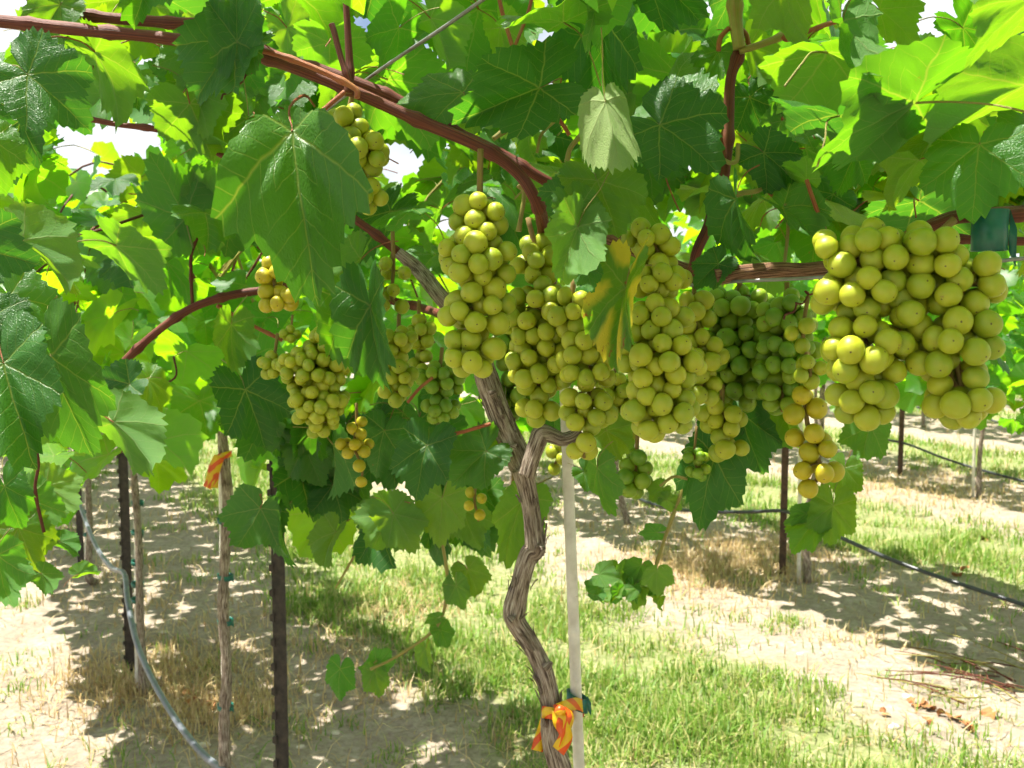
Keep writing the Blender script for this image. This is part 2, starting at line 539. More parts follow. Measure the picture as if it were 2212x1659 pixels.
def gz(x, y):
    return float(hill(x, y) * math.exp(-((x * x + (y - 4) ** 2) / 400.0)))

# ------------------------------------------------------------------ leaf shapes
VEINS = [0.0, R(52), -R(52), R(108), -R(108)]
ENV_A = [0, 12, 26, 40, 52, 66, 80, 95, 108, 130, 150, 163, 172]
ENV_R = [1.0, .90, .76, .80, .88, .78, .66, .66, .68, .62, .55, .40, .12]

def leaf_data(seed, teeth=19, rings=6, fold=0.2, bend=0.5, wave=0.05, lobed=1.0, curl=0.0, petiole=True, back=1.0, back_from=85, back_to=150):
    rs = random.Random(seed)
    angs = []
    for sgn in (-1, 1):
        side = []
        n = teeth
        for i in range(n):
            a0, a1 = 172 * i / n, 172 * (i + 1) / n
            side.append((a0 + (a1 - a0) * (.05 if i == 0 else rs.uniform(-.12, .2)), 1))
            side.append((a0 + (a1 - a0) * rs.uniform(.48, .74), -1))
        side.append((172, 0))
        angs.append(side)
    full = [(-a, t) for a, t in reversed(angs[0])] + [(a, t) for a, t in angs[1][1:]]
    p1, p2, p3 = rs.uniform(0, 6), rs.uniform(0, 6), rs.uniform(0, 6)
    asym = rs.uniform(-.05, .05)
    V, F, U, spol = [(0, 0)], [], [], [(0, 0)]
    outl = []
    for a, t in full:
        r = float(np.interp(abs(a), ENV_A, ENV_R))
        if lobed != 1.0:
            r = .72 * (1 - lobed) * (1 - .5 * (abs(a) / 172) ** 4) + r * lobed
        r *= 1 + asym * (1 if a > 0 else -1)
        r *= 1 + (t * 0.045 * rs.uniform(.15, 1.7)) * (1 if abs(a) < 165 else 0)
        r *= float(np.interp(abs(a), [back_from, back_to], [1, back]))
        if abs(a) < 3: r = 1.0
        outl.append((R(a), r))
    m = len(outl)
    for k in range(1, rings + 1):
        q = (k / rings) ** 0.85
        for a, r in outl:
            V.append((r * q * math.sin(a), r * q * math.cos(a)))
            spol.append((a, q))
    def sector(a):
        a = abs(a)
        return 0 if a < R(26) else (1 if a < R(80) else 2)
    def uvof(i, amid):
        x, y = V[i]
        s = sector(amid)
        va = [0, R(52), R(108)][s] * (1 if amid > 0 else -1)
        uu = x * math.sin(va) + y * math.cos(va)
        vv = x * math.cos(va) - y * math.sin(va)
        return (uu, vv)
    for j in range(m - 1):
        am = (outl[j][0] + outl[j + 1][0]) / 2
        F.append((0, 1 + j + 1, 1 + j)); U.append([uvof(i, am) for i in F[-1]])
        for k in range(rings - 1):
            b0, b1 = 1 + k * m, 1 + (k + 1) * m
            F.append((b0 + j, b0 + j + 1, b1 + j + 1, b1 + j)); U.append([uvof(i, am) for i in F[-1]])
    P = []
    for (x, y), (a, q) in zip(V, spol):
        rr = math.hypot(x, y)
        z = fold * abs(x) * (1 - .25 * abs(x))
        dv = min(abs(a - va) for va in VEINS) * rr if rr > 0 else 0
        z += .034 * (1 - math.exp(-(dv / .10) ** 2))
        z += .021 * math.sin(x * 13 + p1 + 2 * math.sin(y * 7 + p2)) * math.sin(y * 15 + p3 + 1.5 * math.sin(x * 9)) * min(1, rr * 2)
        z += wave * rr * rr * (math.sin(a * 3 + p1) * .8 + math.sin(a * 7 + p2) * .5 + math.sin(a * 11 + p3) * .3)
        if abs(bend) > 1e-3:
            c = bend
            yy = math.sin(c * y) / c
            zz = -(1 - math.cos(c * y)) / c
            y2 = yy + z * math.sin(c * y)
            z2 = zz + z * math.cos(c * y)
        else:
            y2, z2 = y, z
        x2 = x
        if curl:
            x2 = math.sin(curl * x) / curl
            z2 -= (1 - math.cos(curl * x)) / curl
        P.append((x2, y2, z2))
    mb = MB()
    # faces wound so that +z is the upper side
    mb.add(P, F, U, 0)
    if petiole:
        L = rs.uniform(.45, .75)
        pts = [(0, 0, 0), (rs.uniform(-.04, .04), -L * .35, -L * .16), (rs.uniform(-.08, .08), -L * .7, -L * .5), (rs.uniform(-.1, .1), -L * .9, -L * .95)]
        tube(mb, pts, [.012, .010, .010, .011], seg=5 if rings > 2 else 3, sub=3 if rings > 2 else 2, mi=1, cap=False)
    return mb

def orient_check(mb):
    v, f = mb.v, mb.f[0]
    a, b, c = (Vector(v[i]) for i in f[:3])
    return (b - a).cross(c - a).z > 0

LEAF_HI, LEAF_LO, LEAF_DARK = [], [], []
shape_spec = [(.22, .6, .09, 1.0, 0), (.10, 1.0, .11, 1.0, 0), (.38, .7, .08, .9, 0), (-.15, .8, .10, 1.0, 0), (.08, .4, .13, .95, 0), (.5, .9, .09, 1.0, 0),
              (.0, 1.3, .11, .9, 0), (.28, .3, .13, 1.05, 0), (-.28, 1.1, .09, .95, 0), (.15, .8, .16, 1.0, 0)]
for i, (fo, be, wa, lo, cu) in enumerate(shape_spec):
    mb = leaf_data(100 + i, fold=fo, bend=be, wave=wa, lobed=lo, curl=cu, back=(1, .8, .9, .75, 1, .7, .85, 1, .7, .9)[i])
    LEAF_DARK.append(mb.mesh('leaf_shape_shaded', [M['leaf_shaded'], M['shoot_red'] if i % 2 else M['shoot']]))
    LEAF_HI.append(mb.mesh('leaf_shape', [M['leaf'], M['shoot_red'] if i % 2 else M['shoot']]))
for i, (fo, be, wa, lo, cu) in enumerate(shape_spec[:8]):
    mb = leaf_data(200 + i, teeth=11, rings=2, fold=fo, bend=be, wave=wa, lobed=lo)
    LEAF_LO.append(mb.mesh('leaf_shape_far', [M['leaf_far'], M['shoot_red'] if i % 2 else M['shoot']]))
LEAF_DROOP = leaf_data(303, fold=.42, bend=.55, wave=.10, lobed=1.0, back=.25, back_from=48, back_to=115).mesh('leaf_shape_drooping', [M['leaf_shaded'], M['shoot_red']])
LEAF_AGED = leaf_data(301, fold=.5, bend=.9, wave=.10, lobed=.9).mesh('leaf_shape_yellowing', [M['leaf_aged'], M['shoot']])
LEAF_CURLED = leaf_data(302, fold=.0, bend=.35, wave=.08, lobed=.9, curl=-1.8, back=.5).mesh('leaf_shape_curled', [M['leaf_pale'], M['shoot']])
def mass_proto(seed):
    mb = leaf_data(seed, teeth=6, rings=1, fold=0.25, bend=0.0, wave=0.04, petiole=False)
    P = [(x, y, z - .35 * y * y) for x, y, z in mb.v]
    return np.array(P), mb.f, mb.uv
MASS = [mass_proto(400 + i) for i in range(3)]

def leaf_basis(axis, normal):
    y = axis.normalized()
    z = (normal - y * normal.dot(y)).normalized()
    x = y.cross(z)
    return Matrix((x, y, z)).transposed()

def put_leaf(parent, mesh, pos, basis, size, name='leaf', wx=1.0):
    o = bpy.data.objects.new(name, mesh)
    m = basis.to_4x4()
    m.translation = pos
    o.matrix_world = m @ Matrix.Diagonal((size * wx, size, size, 1))
    link(o)
    if parent is not None:
        o.parent = parent
        o.matrix_parent_inverse = Matrix.Translation(-parent.location)
    return o

def mass_leaves(parent, items, name='foliage'):
    """many small leaves joined: those past the count or too small to pick apart"""
    V, F, U = [], [], []
    base = 0
    for pos, basis, size in items:
        P, f, uv = MASS[rnd.randrange(3)]
        B = np.array(basis) * size
        V.append(P @ B.T + np.array(pos))
        for q, w in zip(f, uv):
            F.append(tuple(i + base for i in q)); U.append(w)
        base += len(P)
    if not V: return None
    me = bpy.data.meshes.new(name)
    me.from_pydata(np.concatenate(V).tolist(), [], F)
    ul = me.uv_layers.new(name='UVMap')
    ul.data.foreach_set('uv', np.array([c for q in U for c in q], dtype=np.float32).ravel())
    me.polygons.foreach_set('use_smooth', [True] * len(F))
    me.materials.append(M['leaf_far'])
    o = link(bpy.data.objects.new(name, me))
    child(o, parent)
    o['kind'] = 'stuff'
    return o

def rand_leaf(tilt_mean=38, tilt_sd=24, az=None):
    """upper side roughly skyward, tip hanging downhill"""
    tilt = R(min(115, abs(rnd.gauss(tilt_mean, tilt_sd))))
    a = rnd.uniform(0, 2 * math.pi) if az is None else az + rnd.gauss(0, .7)
    n = Vector((math.sin(tilt) * math.cos(a), math.sin(tilt) * math.sin(a), math.cos(tilt)))
    down = Vector((math.cos(a) * math.cos(tilt), math.sin(a) * math.cos(tilt), -math.sin(tilt)))
    ax = Quaternion(n, rnd.gauss(0, .7)) @ down
    return leaf_basis(ax, n)

# ------------------------------------------------------------------ vines (roots first; parts are added below)
VINES = {}
def vine_root(key, row, s, label, group=None, perp=0.0):
    p = rowpt(row, s, perp)
    p.z = gz(p.x, p.y)
    o = empty('grapevine', p)
    tag(o, label, 'grapevine', group)
    VINES[key] = o
    return o

V0 = vine_root('v0', 0, 0.0, 'old grapevine with bare forked crooked trunk, tied to pale cane by striped ribbon')
V1 = vine_root('v1', 0, 1.53, 'slim grapevine with an orange ribbon tail flying high on its straight trunk')
V2 = vine_root('v2', 0, 2.74, 'slim grapevine with teal ties, standing against a black steel post and hose')
VR = vine_root('vr', 0, -1.45, 'leafy vine whose big backlit leaves hang over the largest bunch')
V3 = vine_root('v3', 0, 4.26, 'thin shaded grapevine seen beyond the looping grey hose')

def px(points, d):
    """points in picture units, each (x, y) or (x, y, depth)"""
    return [at(p[0], p[1], p[2] if len(p) > 2 else d) for p in points]

def wpx(w, d):
    return w / FPX * d / 2

# --- trunk and arms of the near vine
mb = MB()
g0 = V0.location
trunk_pts = [Vector((g0.x + .10, g0.y + .02, g0.z - .03)), Vector((g0.x + .10, g0.y, .35))] + px(
    [(1258, 1850), (1214, 1672), (1192, 1592), (1190, 1520), (1174, 1450), (1150, 1398), (1114, 1342), (1112, 1316), (1126, 1256), (1142, 1200), (1156, 1184), (1150, 1120), (1140, 1060), (1128, 1012)], 1.15)
tube(mb, trunk_pts, [.021, .018, .0135, .0122, .0116, .0112, .0116, .0104, .0108, .0126, .0100, .0102, .0124, .0105, .0108, .0128], seg=30, sub=10, flute=.062, knots=.05, seed=5)
mb.build('trunk', M['bark'], V0)
mb = MB()
tube(mb, px([(1138, 1035), (1118, 985), (1085, 910), (1050, 815), (1030, 740), (985, 680), (950, 640), (905, 585, 1.2), (860, 545, 1.2)], 1.16),
     [.0140, .0150, .0140, .0130, .0115, .0100, .0095, .0085, .007], seg=16, sub=10, flute=.05, knots=.09, seed=6)
mb.build('arm', M['bark'], V0)
mb = MB()
tube(mb, px([(1136, 1030), (1150, 988), (1164, 950), (1171, 938), (1188, 940), (1214, 950), (1238, 944), (1254, 930)], 1.13),
     [.0085, .0090, .0100, .0112, .0096, .0086, .0080, .0062], seg=16, sub=9, flute=.06, knots=.10, seed=8)
mb.build('arm', M['bark'], V0)
# bark knobs and cut spurs on the trunk
for x, y, w, dx, dy in ((1172, 1185, 10, 6, -3), (1183, 1440, 11, 9, -10), (1104, 1338, 11, -7, -6), (1180, 932, 12, 4, -8), (1110, 965, 8, -8, -3), (1160, 1182, 8, 4, 2), (1062, 850, 9, 10, -4)):
    mb = MB()
    tube(mb, px([(x - dx * .5, y - dy * .5), (x + dx * .3, y + dy * .3), (x + dx, y + dy)], 1.135), [wpx(w * 2.2, 1.13), wpx(w * 1.7, 1.13), wpx(w * .7, 1.13)], seg=9, sub=4, flute=.10, seed=int(x))
    mb.build('spur', M['bark'], V0)

def bark_strips(path, rad, n, seed):
    rs = random.Random(seed)
    P = catmull(path, 10)
    for i in range(n):
        k = rs.randrange(4, len(P) - 8)
        a = rs.uniform(math.pi * .9, math.pi * 2.1)
        m = rs.randint(3, 6)
        off = Vector((math.cos(a), math.sin(a), 0)) * rad
        pts = [P[min(k + q, len(P) - 1)] + off * (1.0 + .05 * q + (.22 * (q / m) ** 3) * rs.uniform(.3, 1.4)) for q in range(m + 1)]
        mb = MB()
        ribbon(mb, pts, rs.uniform(.0025, .0055), (-off.y, off.x, .0), thick=.0007, sub=3)
        mb.build('bark_strip', M['bark'], V0)
bark_strips(trunk_pts[2:], .0125, 26, 4)
bark_strips(px([(1118, 985), (1085, 910), (1050, 815)], 1.16), .012, 8, 9)

# --- canes of the near vine
def cane(pts, w, d, mat='cane', name='cane', parent=V0, seg=10, knots=.05, seed=None, taper=None, sub=12):
    P = px(pts, d)
    rad = [wpx(w, p[2] if len(p) > 2 else d) for p in pts]
    if taper: rad = [r * (1 + (taper - 1) * i / (len(rad) - 1)) for i, r in enumerate(rad)]
    mb = MB()
    tube(mb, P, rad, seg=seg, sub=sub, flute=.02, knots=knots, seed=seed if seed is not None else len(bpy.data.objects), nodes=.075 if name == 'cane' else .05 if name == 'shoot' else 0)
    return mb.build(name, M[mat], parent)

cane([(-60, 40), (150, 62), (350, 82), (520, 108), (640, 148), (770, 200), (900, 258), (1040, 318), (1120, 375), (1160, 440), (1175, 500, 1.0), (1190, 600, 1.08), (1170, 760, 1.15)], 27, .93)
cane([(60, -10), (190, 32), (350, 48), (480, 58), (600, 122), (720, 160), (840, 206), (960, 272), (1080, 330), (1175, 388), (1260, 430, 1.0)], 23, .97)
cane([(520, 100), (600, 118), (690, 152), (765, 190), (772, 212)], 13, .90, 'shoot_red', 'shoot')
cane([(752, 200), (755, 150), (752, 80), (746, -20)], 19, .92, 'cane', taper=.7)
cane([(757, 185), (738, 130), (722, 70), (716, 52)], 13, .91, 'cane')
cane([(655, 282), (690, 245), (745, 198)], 10, .88, 'shoot_red', 'petiole')
cane([(160, 250), (250, 268), (340, 280), (435, 312), (520, 360)], 13, 1.25)
cane([(396, 178), (402, 230), (398, 296)], 9, 1.25, 'shoot_red', 'petiole')
cane([(240, 810), (300, 750), (360, 700), (420, 663), (490, 640), (560, 628), (700, 612), (800, 640), (900, 662), (985, 690, 1.25)], 18, 1.5, 'cane')
cane([(416, 664), (413, 600), (414, 545), (432, 500)], 8, 1.5, 'cane', 'shoot')
cane([(470, 660, 1.55), (540, 700), (610, 735)], 8, 1.6, 'shoot_red', 'shoot')
cane([(860, 545, 1.2), (810, 505), (762, 470), (700, 420), (600, 380)], 19, 1.2, 'cane')
cane([(1580, -30), (1588, 60), (1596, 112), (1578, 175), (1572, 300), (1558, 420), (1530, 490), (1505, 545), (1495, 600, .98)], 24, .93, 'cane', knots=.10)
cane([(1586, -25), (1590, 50), (1597, 105)], 30, .92, 'shoot', 'cane', knots=.08)
cane([(1598, 110), (1640, 97), (1690, 76), (1712, 45), (1742, -20)], 15, .92, 'shoot', 'shoot')
cane([(1690, 78), (1700, 86), (1725, 78), (1770, 58), (1818, 44)], 10, .90, 'shoot_red', 'petiole')
cane([(1690, 108), (1685, 150), (1672, 210), (1690, 260)], 9, .98, 'shoot_red', 'petiole')
cane([(1575, 60), (1556, 82), (1552, 110)], 11, .92, 'shoot_red', 'petiole')
cane([(1598, 60), (1612, 75), (1618, 100)], 10, .93, 'shoot_red', 'petiole')
cane([(1562, 430), (1600, 418), (1640, 410), (1665, 380), (1690, 350)], 12, .90, 'shoot', 'shoot')
cane([(1660, 415), (1672, 425), (1690, 432)], 8, .90, 'shoot_red', 'petiole')
cane([(1562, 345), (1578, 352), (1592, 345), (1594, 310)], 10, .90, 'shoot', 'tendril')
cane([(1742, 388), (1758, 436), (1782, 498)], 10, .86, 'shoot_red', 'petiole')
cane([(1698, 440), (1702, 500), (1690, 602)], 8, .88, 'shoot', 'petiole')
cane([(1545, 600), (1600, 590), (1680, 583), (1758, 582), (1860, 560), (1990, 500), (2060, 470), (2140, 462), (2260, 455)], 36, .86, 'bark_dark', 'cordon', seg=16, knots=.05, taper=.8)
cane([(2000, 498), (2060, 474), (2110, 468), (2180, 466), (2280, 458)], 25, .80, 'cane')
cane([(1980, 512), (2060, 516), (2150, 520), (2280, 522)], 19, .83, 'cane')
cane([(2070, 360), (2088, 418), (2112, 466)], 15, .78, 'cane', 'shoot')
cane([(2106, 372), (2108, 420), (2109, 462)], 12, .77, 'shoot', 'shoot')
cane([(1160, 440), (1240, 480), (1330, 520), (1440, 570), (1545, 600)], 30, 1.02, 'bark_dark', 'cordon', seg=14)
cane([(1330, 522), (1312, 556), (1312, 604)], 11, .86, 'shoot', 'petiole')
cane([(1330, 525), (1350, 566), (1360, 622)], 12, .86, 'shoot', 'petiole')
cane([(1065, 300), (1120, 262), (1180, 228), (1240, 214), (1272, 236), (1262, 280), (1232, 320), (1225, 350)], 11, .95, 'shoot', 'shoot')
cane([(1165, 194), (1190, 236), (1215, 268), (1230, 292)], 9, .93, 'shoot_red', 'petiole')
cane([(1160, 330), (1170, 290), (1200, 260)], 7, 1.0, 'shoot', 'petiole')
cane([(1075, -20), (1086, 30), (1110, 110)], 9, 1.0, 'shoot_red', 'petiole')
cane([(1150, -10), (1140, 30), (1112, 100)], 8, 1.0, 'shoot_red', 'petiole')
cane([(1120, 400), (1132, 420), (1120, 500)], 10, .98, 'shoot', 'shoot')
cane([(945, 958), (975, 940), (1010, 930), (1060, 915)], 8, 1.13, 'shoot_red', 'petiole')
cane([(880, 870), (905, 840), (935, 815)], 7, 1.2, 'shoot_red', 'petiole')
cane([(50, 900), (82, 990), (76, 1060), (95, 1150)], 7, 1.0, 'cane', 'shoot')
# hanging shoots
cane([(938, 1060), (955, 1170), (966, 1258), (946, 1350), (860, 1416), (800, 1446)], 8, 1.45, 'shoot', 'shoot', taper=.7)
cane([(1500, 1000), (1478, 1050), (1444, 1140), (1420, 1212), (1405, 1262)], 10, 1.10, 'shoot', 'shoot', taper=.6)
cane([(800, 1110), (770, 1190), (725, 1270)], 7, 1.6, 'shoot', 'shoot', taper=.6)
cane([(1485, 1035), (1455, 1030), (1425, 1050)], 6, 1.08, 'shoot', 'petiole')
cane([(1770, 1000), (1778, 1050), (1790, 1100)], 6, 1.02, 'shoot', 'shoot')
# curled tendrils
for x, y, d in ((505, 215, .9), (1245, 560, .85), (330, 880, 1.5), (1720, 690, .9)):
    pts = [(x + 40 - t * 7 + math.cos(t * 1.9) * (11 - t * .8), y - 70 + t * 7 + math.sin(t * 1.9) * (11 - t * .8)) for t in range(11)]
    cane([(x + 45, y - 110)] + pts, 4.5, d, 'cane', 'tendril', seg=6, sub=4)

# ------------------------------------------------------------------ hand-placed leaves of the near vine
# (junction x, y, tip x, y, depth, tip depth offset, side: 1 upper / -1 under shown, roll, shape, width)
HERO = [
 (632, 285, 668, 640, .85, -.05, 1, .15, 'd', .80), (60, 161, 186, 262, .84, .0, 1, -.25, 0, 1.15), (205, 112, 318, 262, .95, .05, -1, .35, 1, .8),
 (512, 97, 395, 192, .90, -.02, 1, .75, 5, 1.2), (512, 90, 505, -70, .88, .02, 1, .2, 4, .6), (330, -70, 282, 44, .86, -.02, 1, .3, 7, 1.0),
 (130, 10, 60, 95, .95, 0, 1, .5, 1, 1), (170, 90, 60, 60, .98, 0, -1, .2, 3, 1), (230, 60, 205, 150, 1.0, 0, -1, .2, 4, 1),
 (1000, 200, 835, 205, .93, 0, 1, .55, 3, .75), (1165, 190, 985, 258, .88, -.03, 1, -.1, 7, .82), (1340, -90, 1215, 118, .84, -.02, -1, .2, 4, .9),
 (1400, -60, 1545, 60, .97, .0, 1, .1, 1, .75), (1425, 270, 1560, 350, .88, -.03, 1, -.55, 0, 1.25), (1425, 270, 1470, 60, .93, .03, 1, .6, 3, .7),
 (1308, 220, 1345, 402, .77, -.03, -1, .15, 'c', .72), (1300, 30, 1290, 245, 1.0, 0, 1, .3, 5, .8), (1240, 420, 1178, 480, .84, 0, 1, .2, 1, 1.4),
 (1290, 390, 1340, 500, .83, -.02, 1, -.3, 0, 1.2), (1248, 490, 1178, 668, .79, -.02, -1, -.15, 8, .62), (1246, 452, 1300, 566, .80, 0, 1, .3, 4, .8),
 (1262, 570, 1290, 642, .80, 0, -1, .2, 6, .8), (1352, 622, 1298, 812, .81, -.01, 1, .5, 'a', .55), (1552, 570, 1495, 618, .86, 0, 1, .3, 0, 1.0),
 (1590, 430, 1604, 582, .86, 0, 1, .8, 5, .7), (1818, 46, 1792, 262, .70, -.03, -1, .1, 8, .6), (1977, 222, 1715, 330, .68, .0, -1, .35, 4, .95),
 (2215, 185, 1935, 300, .68, .02, -1, -.2, 7, .70), (2240, -10, 2060, 130, .62, .03, -1, .3, 4, .8), (1985, 345, 1848, 442, .80, 0, -1, .4, 1, .9),
 (1900, 20, 1995, 90, .80, 0, -1, .1, 4, 1.1), (1700, -40, 1690, 130, .85, .02, -1, .2, 1, 1), (1650, 330, 1742, 402, .90, -.02, 1, .3, 9, .9),
 (1850, 330, 1800, 420, .92, 0, 1, .3, 2, 1.0), (1690, 450, 1785, 500, .88, -.04, 1, .9, 5, .8), (2075, 300, 2170, 400, .85, 0, 1, .4, 7, 1.0),
 (1800, 420, 1700, 470, .98, 0, 1, .2, 1, .9), (1620, 210, 1650, 310, .98, 0, 1, .3, 3, 1),
 (-70, 530, 76, 566, .74, 0, 1, .1, 0, 1.1), (50, 520, 214, 612, .95, 0, -1, .7, 5, .75), (-40, 690, 98, 720, .80, 0, 1, .2, 3, 1.0), (8, 785, 60, 1004, .78, -.03, 1, -.2, 7, .85),
 (110, 770, 182, 1000, .86, 0, 1, .35, 0, .8), (20, 640, 120, 760, .98, 0, 1, .5, 2, .9), (-20, 300, 30, 420, .90, 0, 1, .5, 1, .9), (45, 260, 10, 400, .97, 0, 1, .3, 0, .8),
 (400, 470, 330, 330, 1.40, 0, -1, .2, 4, 1.0), (440, 480, 480, 330, 1.42, 0, -1, .3, 1, .8), (530, 842, 582, 972, 1.42, 0, 1, .2, 0, 1.0),
 (245, 912, 372, 1012, 1.25, 0, -1, .5, 5, .8), (280, 830, 200, 880, 1.3, 0, 1, .6, 2, 1.1), (320, 820, 382, 910, 1.45, 0, 1, .7, 6, .8), (500, 700, 490, 830, 1.40, 0, -1, .4, 8, .7),
 (922, 962, 890, 1080, 1.13, -.02, 1, -.3, 0, 1.0), (925, 958, 850, 990, 1.15, 0, 1, .3, 3, 1.0), (1050, 975, 962, 1052, 1.14, 0, 1, .2, 9, 1.0), (1040, 970, 1075, 1050, 1.17, 0, 1, .5, 1, .9),
 (755, 655, 785, 832, 1.16, 0, 1, .3, 5, .7), (800, 660, 812, 866, 1.12, 0, 1, .6, 2, .62), (780, 560, 720, 680, 1.2, 0, -1, .8, 5, .6), (1130, 1080, 1058, 1230, 1.22, 0, -1, .4, 8, .7),
 (1290, 1010, 1298, 1134, 1.02, 0, -1, .6, 8, .62), (1262, 1020, 1300, 1060, 1.04, 0, 1, .3, 0, 1.0), (1545, 985, 1492, 1152, 1.06, 0, 1, .3, 3, .85), (1600, 890, 1640, 1040, 1.10, 0, 1, .3, 0, .85),
 (1560, 900, 1540, 1000, 1.12, 0, 1, .3, 1, 1), (1690, 850, 1700, 990, 1.08, 0, 1, .6, 5, .6), (1310, 930, 1390, 975, 1.05, 0, 1, .3, 1, 1.0), (1200, 890, 1190, 960, 1.22, 0, 1, .3, 1, 1.2),
 (1800, 1092, 1790, 1186, 1.00, 0, 1, .1, 4, 1.0), (1760, 1130, 1700, 1190, 1.02, 0, 1, .5, 0, 1.0), (1745, 1110, 1685, 1125, 1.02, 0, -1, .6, 4, .8), (1825, 1010, 1810, 1095, 1.04, 0, 1, .3, 3, .9), (1880, 920, 1850, 1010, 1.0, 0, -1, .2, 1, 1.0),
 (1430, 1055, 1395, 1085, 1.10, 0, -1, .3, 1, 1), (1420, 1150, 1375, 1150, 1.10, 0, -1, .3, 4, .8), (1440, 1080, 1475, 1100, 1.1, 0, -1, .2, 4, .9),
 (735, 1445, 722, 1524, 1.5, 0, 1, .4, 3, .85), (815, 1440, 845, 1395, 1.48, 0, -1, .2, 4, 1), (810, 1450, 820, 1510, 1.47, 0, -1, .2, 1, .9), (800, 1448, 772, 1440, 1.5, 0, -1, .3, 4, .9), (920, 1400, 922, 1452, 1.46, 0, -1, .5, 5, .7), (950, 1360, 972, 1402, 1.45, 0, 1, .3, 0, 1), (985, 1265, 1000, 1320, 1.45, 0, -1, .3, 4, 1), (1010, 1230, 1045, 1290, 1.47, 0, -1, .3, 1, 1.1), (945, 1335, 915, 1345, 1.44, 0, -1, .4, 4, .8),
 (725, 1150, 675, 1235, 1.45, 0, 1, .7, 5, .8), (955, 1075, 945, 1185, 1.40, 0, -1, .2, 4, 1.0), (850, 1110, 790, 1190, 1.40, 0, -1, .2, 1, 1.2), (850, 1110, 905, 1195, 1.38, 0, -1, .3, 4, 1.0), (1000, 1100, 1030, 1200, 1.5, 0, 1, .3, 3, 1),
 (60, 1080, 110, 1180, 1.05, 0, -1, .3, 4, 1), (10, 1050, 40, 1150, 1.0, 0, 1, .3, 0, 1), (40, 1140, 90, 1250, 1.02, 0, 1, .2, 3, 1.1), (-10, 1120, 20, 1240, 1.05, 0, 1, .3, 2, 1), (130, 1170, 185, 1190, 1.05, 0, -1, .5, 5, .8), (170, 1240, 222, 1222, 1.0, 0, -1, .6, 5, .7), (100, 1050, 185, 1100, 1.1, 0, -1, .3, 4, 1), (-5, 1200, 5, 1330, .95, 0, -1, .4, 8, .8), (90, 1240, 140, 1280, 1.0, 0, -1, .4, 1, .9),
 (660, 960, 690, 1060, 1.55, 0, 1, .3, 0, 1), (720, 980, 660, 1140, 1.6, 0, 1, .2, 3, .9), (760, 1000, 720, 1130, 1.62, 0, 1, .4, 1, .9), (640, 990, 612, 1070, 1.6, 0, 1, .5, 2, .9), (830, 930, 800, 1040, 1.4, 0, 1, .3, 3, 1.0),
 (1700, 150, 1640, 260, 1.05, 0, -1, .3, 4, 1), (1745, 200, 1790, 300, 1.1, 0, -1, .3, 1, 1), (1668, 60, 1622, 185, 1.1, 0, -1, .3, 7, 1), (2080, 60, 2165, 160, .9, 0, -1, .3, 4, 1), (2120, 250, 2060, 335, 1.0, 0, -1, .3, 1, 1),
 (862, 60, 800, 165, 1.05, 0, -1, .3, 4, 1), (930, 40, 1000, 150, 1.1, 0, -1, .3, 7, 1), (620, 60, 682, 180, 1.1, 0, -1, .3, 1, 1), (420, 200, 470, 305, 1.2, 0, -1, .3, 4, 1), (1080, 60, 1120, 172, 1.15, 0, -1, .3, 1, 1), (1245, 120, 1190, 215, 1.1, 0, -1, .3, 7, 1),
 (860, 760, 880, 830, 1.4, 0, 1, .4, 1, 1.0), (960, 840, 930, 900, 1.45, 0, 1, .3, 0, 1.2),
]
for q in range(17):     # the small leaves of the sprig that hangs over the grass
    t_ = q / 16
    jx_, jy_ = 1425 - 140 * t_ + rnd.gauss(0, 10), 1262 + 30 * math.sin(q * 2.1) + rnd.gauss(0, 10)
    a_ = rnd.uniform(-1.4, 1.4) - (t_ - .5) * 1.2
    l_ = rnd.uniform(26, 48)
    HERO.append((jx_, jy_, jx_ + l_ * math.sin(a_) * (1 if q % 2 else -1), jy_ + l_ * math.cos(a_), 1.10 + rnd.uniform(-.05, .05), rnd.uniform(-.02, .02), rnd.choice((1, -1)), rnd.uniform(.1, .7), rnd.randrange(10), 1.1))
HERO += [(1690, 260, 1640, 335, .98, 0, -1, .3, 4, 1), (1552, 110, 1505, 175, .95, 0, 1, .3, 1, 1), (1618, 100, 1662, 185, .97, 0, -1, .3, 7, 1), (1742, 388, 1700, 330, .88, 0, -1, .3, 1, 1),
         (1690, 350, 1750, 395, .92, 0, 1, .3, 9, 1), (1690, 432, 1745, 468, .92, 0, -1, .4, 4, 1), (396, 178, 445, 95, 1.26, 0, -1, .3, 4, 1), (2070, 360, 2150, 305, .80, 0, -1, .3, 1, 1), (2106, 372, 2040, 318, .80, 0, -1, .3, 4, 1)]
def hero_leaf(spec):
    jx, jy, tx, ty, d, dd, side, roll, shp, wid = spec
    j, t = at(jx, jy, d), at(tx, ty, d + dd)
    ax = t - j
    to_cam = (CAMP - j).normalized() * side
    n = to_cam - ax.normalized() * to_cam.dot(ax.normalized())
    if side < 0 and jy < 460 and shp != 'c':
        roll = max(roll, .8)
    n = max((Quaternion(ax.normalized(), q) @ n for q in (roll, -roll)), key=lambda w: w.dot(SUN_DIR))
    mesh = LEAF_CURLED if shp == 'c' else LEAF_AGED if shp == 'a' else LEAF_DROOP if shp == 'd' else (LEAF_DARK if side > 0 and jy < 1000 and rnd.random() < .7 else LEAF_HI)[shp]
    o = put_leaf(V0, mesh, j, leaf_basis(ax, n), ax.length, wx=wid * .76)
    if shp == 'c': o['label'] = 'curled leaf turned over to show its pale underside'
    if shp == 'a': o['label'] = 'yellowing leaf with brown scorched edges'
    return o
for h in HERO: hero_leaf(h)
n_hero = len(HERO)

